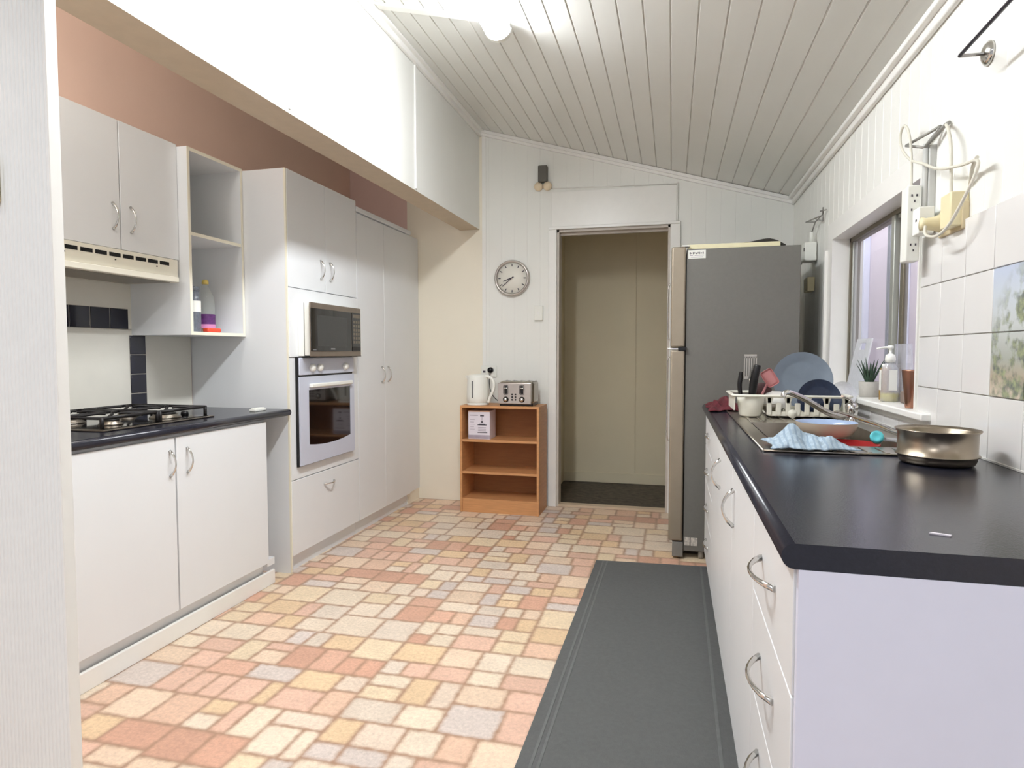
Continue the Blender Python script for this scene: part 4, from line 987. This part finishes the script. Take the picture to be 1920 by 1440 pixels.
# normal of the disc looks towards the camera (-Y, a little up)
disc('large_pan', 'large blue-grey non-stick pan standing upright in the dish rack', 'pan', Vector((0.556, 3.03, 1.054)), 0.124, math.radians(12), bluepan, 0.014, 0.0)
disc('navy_plate', 'navy plate with a white rim standing at the rack front', 'plate', Vector((0.596, 2.885, 0.978)), 0.086, math.radians(14), navyc, 0.012, 0.0, whitec)
c = Vector((0.430, 2.88, 0.985)); q = Matrix.Rotation(math.radians(70), 3, 'X') @ Matrix.Rotation(0.3, 3, 'Y')
single('white_bowl', new(whitec).lathe([(0.060, -0.028), (0.058, -0.01), (0.045, 0.012), (0.022, 0.024), (0.0001, 0.024)], c, rot=Matrix.Rotation(0.25, 3, 'X'), n=36, cap=False), 'white bowl upside down in the middle of the dish rack', 'bowl', c)
c = Vector((0.415, 2.875, 0.955)); single('steel_bowl', new(steel).lathe([(0.0001, -0.036), (0.03, -0.032), (0.05, -0.008), (0.053, 0.006), (0.050, 0.006), (0.028, -0.028), (0.0001, -0.031)], c, n=36, cap=False), 'small steel bowl low behind the rack slats', 'bowl', c)
disc('glass_plate', 'clear glass plate standing at the right end of the dish rack', 'plate', Vector((0.700, 2.95, 0.998)), 0.055, math.radians(6), clearp, 0.010, 0.0)
single('navy_cup', new(navyc).lathe([(0.0001, -0.045), (0.026, -0.045), (0.034, -0.01), (0.034, 0.005), (0.031, 0.005), (0.0001, -0.03)], (0.590, 2.86, 0.972), n=30, cap=False), 'dark navy cup seen through the rack slats', 'cup', (0.590, 2.86, 0.927))
# utensils in the cutlery cup
ux, uy = rx0+0.072, ry0+0.055
u = thing('slotted_turner', 'steel slotted turner standing in the cutlery cup', 'utensil', (ux, uy, 0.93))
mb = new(steel); z0 = 1.075; x0 = ux-0.002
for k in range(6): mb.box((x0-0.026+k*0.0095, uy+0.012, z0), (x0-0.026+k*0.0095+0.004, uy+0.0145, z0+0.085))
mb.box((x0-0.026, uy+0.012, z0+0.078), (x0+0.0255, uy+0.0145, z0+0.094), 0.001); mb.box((x0-0.026, uy+0.012, z0-0.012), (x0+0.0255, uy+0.0145, z0), 0.001)
mb.tube([(x0, uy+0.013, z0-0.01), (x0, uy+0.014, 0.95)], 0.004, 8, False); obj('slotted_blade', mb, u)
u = thing('black_ladle', 'thick black-handled utensil leaning in the cutlery cup', 'utensil', (ux, uy, 0.93))
obj('grip', new(blackp).tube([(ux+0.000, uy-0.010, 0.94), (ux+0.006, uy-0.014, 1.02), (ux+0.012, uy-0.020, 1.075), (ux+0.024, uy-0.022, 1.125)], lambda t: 0.012+0.005*math.sin(PI*t), 12), u)
single('peeler', new(blackp).tube([(ux-0.035, uy, 0.95), (ux-0.045, uy+0.0, 1.03), (ux-0.043, uy+0.0, 1.065), (ux-0.040, uy, 1.095)], lambda t: 0.007+0.003*math.sin(PI*t), 10), 'thin black-handled peeler at the left of the cutlery cup', 'utensil', (ux-0.04, uy, 0.95))
u = thing('pink_spatula', 'pink silicone spatula leaning between cutlery cup and big pan', 'spatula', (ux+0.05, uy+0.05, 0.95))
q = Matrix.Rotation(math.radians(-32), 3, 'Y')
mb = MB().m(pinkp).box((-0.026, -0.004, -0.030), (0.026, 0.004, 0.045), 0.012, 3)
for v in mb.bm.verts: v.co = q @ v.co + Vector((ux+0.083, uy+0.035, 1.062))
for v in mb.bm.verts: pass
obj('spatula_blade', mb, u)
obj('spatula_handle', new(pinkp).tube([(ux+0.068, uy+0.036, 1.04), (ux+0.03, uy+0.015, 0.96)], 0.005, 8, False), u)
mb = new(mat('brown_mitt', (84, 58, 58), 0.8, var=0.2)).sphere((ux+0.055, uy+0.07, 1.015), 0.035, (1.1, 0.7, 0.9)); single('brown_sponge', mb, 'brown scouring ball behind the pink spatula in the rack', 'sponge', (ux+0.055, uy+0.07, 0.985))

# ------------------------------------------------------------ window sill things
SZ = WZ0
c = Vector((0.822, 3.02, SZ)); pl = thing('potted_plant', 'small spiky succulent in a grey concrete pot on the sill', 'plant', c)
obj('pot', new(conc).lathe([(0.0001, 0), (0.036, 0.0), (0.038, 0.004), (0.041, 0.066), (0.037, 0.066), (0.035, 0.056), (0.0001, 0.056)], c, n=32, cap=False), pl)
mb = new(leaf_m); rnd = random.Random(4)
for k in range(22):
    a = 2*PI*k/22*2.4; ln = rnd.uniform(0.06, 0.125); sp_ = rnd.uniform(0.1, 0.65); d = Vector((math.cos(a)*sp_, math.sin(a)*sp_, 1)).normalized()
    p0 = c+Vector((math.cos(a)*0.008, math.sin(a)*0.008, 0.055)); mb.tube([p0, p0+d*ln*0.5+Vector((0, 0, 0.0)), p0+d*ln+Vector((d.x*0.01, d.y*0.01, 0.0))], lambda t: 0.0062*(1-t)**0.7+0.0004, 6, flat=0.5)
obj('leaves', mb, pl)
c = Vector((0.822, 2.755, SZ)); sd = thing('soap_dispenser', 'clear pump bottle with yellow liquid soap on the sill', 'soap bottle', c)
obj('bottle', new(clearp).lathe([(0.030, 0), (0.032, 0.004), (0.032, 0.115), (0.028, 0.135), (0.014, 0.150), (0.013, 0.156)], c, n=32), sd)
obj('soap', new(soap_y).lathe([(0.0001, 0.003), (0.0295, 0.003), (0.0305, 0.032), (0.0001, 0.033)], c, n=32, cap=False), sd)
mb = new(whitep); mb.prism([(c.x-0.034, c.y-0.010, SZ+0.045), (c.x-0.034, c.y+0.012, SZ+0.045), (c.x-0.034, c.y+0.012, SZ+0.125), (c.x-0.034, c.y-0.010, SZ+0.125)], (0.0015, 0, 0)); mb.prism([(c.x-0.012, c.y-0.0325, SZ+0.045), (c.x+0.016, c.y-0.0325, SZ+0.045), (c.x+0.016, c.y-0.0325, SZ+0.125), (c.x-0.012, c.y-0.0325, SZ+0.125)], (0, 0.0015, 0)); obj('paper_label', mb, sd)
mb = new(whitep).lathe([(0.017, 0.152), (0.019, 0.165), (0.016, 0.182), (0.008, 0.186), (0.005, 0.188), (0.005, 0.205), (0.010, 0.207), (0.010, 0.218), (0.0001, 0.220)], c, n=24); mb.tube([(c.x, c.y, SZ+0.212), (c.x-0.02, c.y+0.02, SZ+0.211), (c.x-0.038, c.y+0.035, SZ+0.206)], 0.004, 8); obj('pump', mb, sd)
c = Vector((0.838, 2.86, SZ)); ab = thing('oil_dispenser', 'slim amber bottle between plant and pump bottle on the sill', 'bottle', c)
obj('bottle', new(amber).lathe([(0.022, 0), (0.023, 0.003), (0.023, 0.115), (0.018, 0.13)], c, n=28), ab)
obj('cap', new(whitep).lathe([(0.015, 0.13), (0.015, 0.145), (0.0001, 0.146)], c, n=24), ab)
c = Vector((0.806, 2.455, SZ)); mb = new(copper).lathe([(0.0001, 0.001), (0.0225, 0.0), (0.024, 0.003), (0.036, 0.128), (0.0365, 0.132), (0.0345, 0.132), (0.023, 0.006), (0.0001, 0.005)], c, n=40, cap=False)
single('copper_tumbler', mb, 'tall copper tumbler at the near end of the window sill', 'tumbler', c)
single('dark_box', new(mat('brown_grey_box', (128, 112, 104), 0.6)).box((0.842, 2.60, SZ), (0.868, 2.70, SZ+0.045), 0.004), 'low brown-grey box behind the tumbler on the sill', 'box', (0.855, 2.65, SZ))
# white translucent chopping board leaning
def board(name, label, p, ymin, ymax, h, lean_x, lean_y, material, hole=True):
    mb = new(material); x0 = p
    A = [Vector((x0, ymax, SZ+0.001)), Vector((x0, ymin, SZ+0.001)), Vector((x0+lean_x, ymin+lean_y, SZ+h)), Vector((x0+lean_x, ymax+lean_y*0.6, SZ+h))]
    if not hole: mb.prism(A, (-0.006, 0, 0)); return single(name, mb, label, 'board', (x0, ymin, SZ))
    def P_(u, v): return A[0].lerp(A[1], u).lerp(A[3].lerp(A[2], u), v)
    us = [0, 0.32, 0.68, 1]; vs = [0, 0.80, 0.92, 1]
    for i in range(3):
        for j in range(3):
            if i == 1 and j == 1: continue
            mb.prism([P_(us[i], vs[j]), P_(us[i+1], vs[j]), P_(us[i+1], vs[j+1]), P_(us[i], vs[j+1])], (-0.006, 0, 0))
    return single(name, mb, label, 'board', (x0, ymin, SZ))
board('chopping_board', 'tall white plastic chopping board leaning against the window', 0.815, 3.12, 3.36, 0.255, 0.052, 0.02, frost)
board('plastic_board', 'clear folded plastic sheet leaning behind the pump bottle', 0.860, 2.60, 2.80, 0.225, 0.006, 0.06, clearp, False)

# ------------------------------------------------------------ wall electrics over the sink
wx = XR
hk = thing('wire_hook', 'grey triangular wire hook on the wall above the powerboard', 'hook', (wx, 2.28, 1.86))
hm = mat('grey_hook_metal', (150, 148, 142), 0.5, 0.4)
a, b_, cc = (wx-0.055, 2.39, 1.860), (wx-0.010, 2.235, 1.868), (wx-0.030, 2.300, 1.825)
mb = new(hm).tube([a, b_], 0.0045, 8, False); mb.tube([b_, cc], 0.0045, 8, False); mb.tube([cc, a], 0.0045, 8, False); mb.tube([cc, (wx-0.012, 2.19, 1.858), (wx-0.008, 2.175, 1.858)], 0.0055, 8, False)
obj('wire_frame', mb, hk)
mb = new(mat('strip_grey', (196, 196, 192), 0.5)).cyl((wx-0.026, 2.300, 1.56), (wx-0.026, 2.300, 1.835), 0.0085, 14); mb.box((wx-0.02, 2.287, 1.56), (wx, 2.313, 1.83), 0.003)  # raised grey vertical strip
single('wall_strip', mb, 'vertical grey strip on the tiles beside the window', 'wall_strip', (wx-0.02, 2.3, 1.56))
pb = thing('power_board', 'long white powerboard hanging by its cable at the window edge', 'powerboard', (wx-0.075, 2.33, 1.47))
mb = new(whitep).box((wx-0.078, 2.292, 1.468), (wx-0.038, 2.346, 1.708), 0.005, 3); obj('case', mb, pb)
mb = new(ink)
for z in (1.51, 1.62, 1.665):
    for dx_, dz_ in ((0.006, 0.010), (-0.008, 0.010), (0, -0.008)): mb.box((wx-0.056+dx_-0.0020, 2.2908, z+dz_-0.003), (wx-0.056+dx_+0.0020, 2.2923, z+dz_+0.004))
obj('sockets', mb, pb)
mb = new(whitep).box((wx-0.062, 2.235, 1.545), (wx-0.018, 2.290, 1.628), 0.004, 3); mb.m(ink).box((wx-0.0625, 2.25, 1.585), (wx-0.0618, 2.262, 1.592)); 
single('double_adaptor', mb, 'white double adaptor plugged into the powerboard front', 'adaptor', (wx-0.055, 2.29, 1.545))
so = thing('wall_socket', 'cream wall socket box above the tiles beside the window', 'socket', (wx, 2.15, 1.53))
obj('box', new(creamp).box((wx-0.046, 2.045, 1.532), (wx, 2.118, 1.628), 0.004), so)
obj('mounting_block', new(mat('wood_block', (212, 196, 160), 0.5)).box((wx-0.018, 2.04, 1.522), (wx, 2.205, 1.60), 0.003), so)
pg = thing('round_plug', 'round cream plug in the wall socket', 'plug', (wx-0.05, 2.22, 1.55))
obj('plug_body', new(creamp).lathe([(0.026, 0.0), (0.026, -0.014), (0.021, -0.024), (0.017, -0.048), (0.020, -0.060), (0.0001, -0.062)], (wx-0.018, 2.168, 1.562), axis='X', n=24), pg)
cb = mat('cable_white', (216, 212, 198), 0.5)
P = [(wx-0.072, 2.150, 1.552), (wx-0.078, 2.125, 1.522), (wx-0.072, 2.06, 1.508), (wx-0.066, 1.99, 1.530), (wx-0.056, 1.925, 1.59), (wx-0.046, 1.895, 1.64), (wx-0.041, 1.905, 1.672), (wx-0.046, 1.993, 1.684), (wx-0.051, 2.123, 1.711), (wx-0.056, 2.234, 1.758), (wx-0.056, 2.34, 1.80), (wx-0.056, 2.425, 1.860), (wx-0.056, 2.445, 1.91), (wx-0.056, 2.41, 1.932), (wx-0.056, 2.365, 1.895), (wx-0.058, 2.330, 1.82), (wx-0.058, 2.322, 1.75), (wx-0.058, 2.320, 1.708)]
single('power_cable', new(cb).tube(P, 0.0042, 8), 'looped white cable from round plug up over the hook to the powerboard', 'cable', (wx-0.05, 2.15, 1.6))
P = [(wx-0.033, 2.080, 1.626), (wx-0.034, 2.082, 1.70), (wx-0.034, 2.09, 1.77), (wx-0.030, 2.12, 1.815), (wx-0.022, 2.155, 1.842), (wx-0.014, 2.185, 1.855)]
single('socket_cable', new(cb).tube(P, 0.0045, 8), 'short straight cable from the cream socket box up to the hook', 'cable', (wx-0.03, 2.15, 1.64))
mb = new(cb).tube([(wx-0.006, 2.03, 1.640), (wx-0.025, 1.97, 1.668), (wx-0.041, 1.905, 1.680)], 0.005, 8)
single('wall_hook', mb, 'small white hook holding the cable loop against the wall', 'hook', (wx-0.006, 2.03, 1.64))

# chrome rail at the top right corner
tr_ = thing('towel_rail', 'dark towel rail on a round chrome wall mount near the ceiling', 'rail', (wx, 1.95, 1.962))
obj('mount', new(chrome).lathe([(0.030, 0), (0.031, -0.006), (0.022, -0.014), (0.010, -0.018), (0.0001, -0.018)], (wx, 1.955, 1.960), axis='X', n=28), tr_)
mb = new(satin).cyl((wx-0.012, 1.953, 1.958), (0.702, 1.885, 1.932), 0.0042, 10); obj('arm', mb, tr_)
mb = new(mat('dark_rail', (38, 30, 46), 0.35, 0.3)).tube([(0.700, 1.885, 1.932), (0.700, 1.40, 1.945), (0.700, 0.9, 1.955)], 0.0045, 10, False); obj('bar', mb, tr_)

# small socket group above the refrigerator
ag = thing('junction_box', 'white junction box with black pins above the refrigerator', 'junction box', (wx, 4.0, 1.70))
obj('box', new(whitep).box((wx-0.070, 3.965, 1.700), (wx-0.0045, 4.075, 1.806), 0.005), ag)
obj('cable_stub', new(whitep).cyl((wx-0.030, 3.99, 1.806), (wx-0.030, 3.985, 1.865), 0.012, 12), ag)
mb = new(hm).tube([(wx-0.075, 4.03, 1.692), (wx-0.085, 4.07, 1.685), (wx-0.10, 4.12, 1.70), (wx-0.12, 4.15, 1.73)], 0.006, 8); mb.m(blackp).box((wx-0.073, 3.968, 1.755), (wx-0.0695, 3.978, 1.775)); obj('lower_bracket', mb, ag)
mb = new(hm)
for p, q in (((wx-0.030, 3.98, 1.865), (wx-0.030, 3.90, 1.905)), ((wx-0.03, 3.90, 1.905), (wx-0.015, 3.80, 1.925)), ((wx-0.03, 3.90, 1.905), (wx-0.06, 4.00, 1.925)), ((wx-0.06, 4.00, 1.925), (wx-0.012, 3.86, 1.930)), ((wx-0.012, 3.80, 1.925), (wx-0.02, 3.76, 1.955)), ((wx-0.03, 3.78, 1.94), (wx-0.012, 3.72, 1.935)), ((wx-0.035, 3.86, 1.915), (wx-0.012, 3.80, 1.890)), ((wx-0.012, 3.80, 1.890), (wx-0.012, 3.79, 1.925))):
    mb.tube([p, q], 0.0035, 6, False)
single('wire_bracket', mb, 'small bent grey wire bracket on the wall above the junction box', 'hook', (wx-0.02, 3.88, 1.90))
mb = new(creamp).box((wx-0.045, 4.00, 1.530), (wx-0.0045, 4.11, 1.612), 0.005)
single('wall_socket', mb, 'cream socket box in the shaded gap beside the refrigerator', 'socket', (wx, 4.05, 1.57))

# crumb on the bench
mb = new(paper).prism([(0.385, 1.088, 0.9002), (0.410, 1.078, 0.9002), (0.414, 1.083, 0.9002), (0.392, 1.093, 0.9002)], (0, 0, 0.002))
single('paper_scrap', mb, 'tiny white scrap lying on the near end of the sink bench', 'scrap', (0.4, 1.085, 0.9))
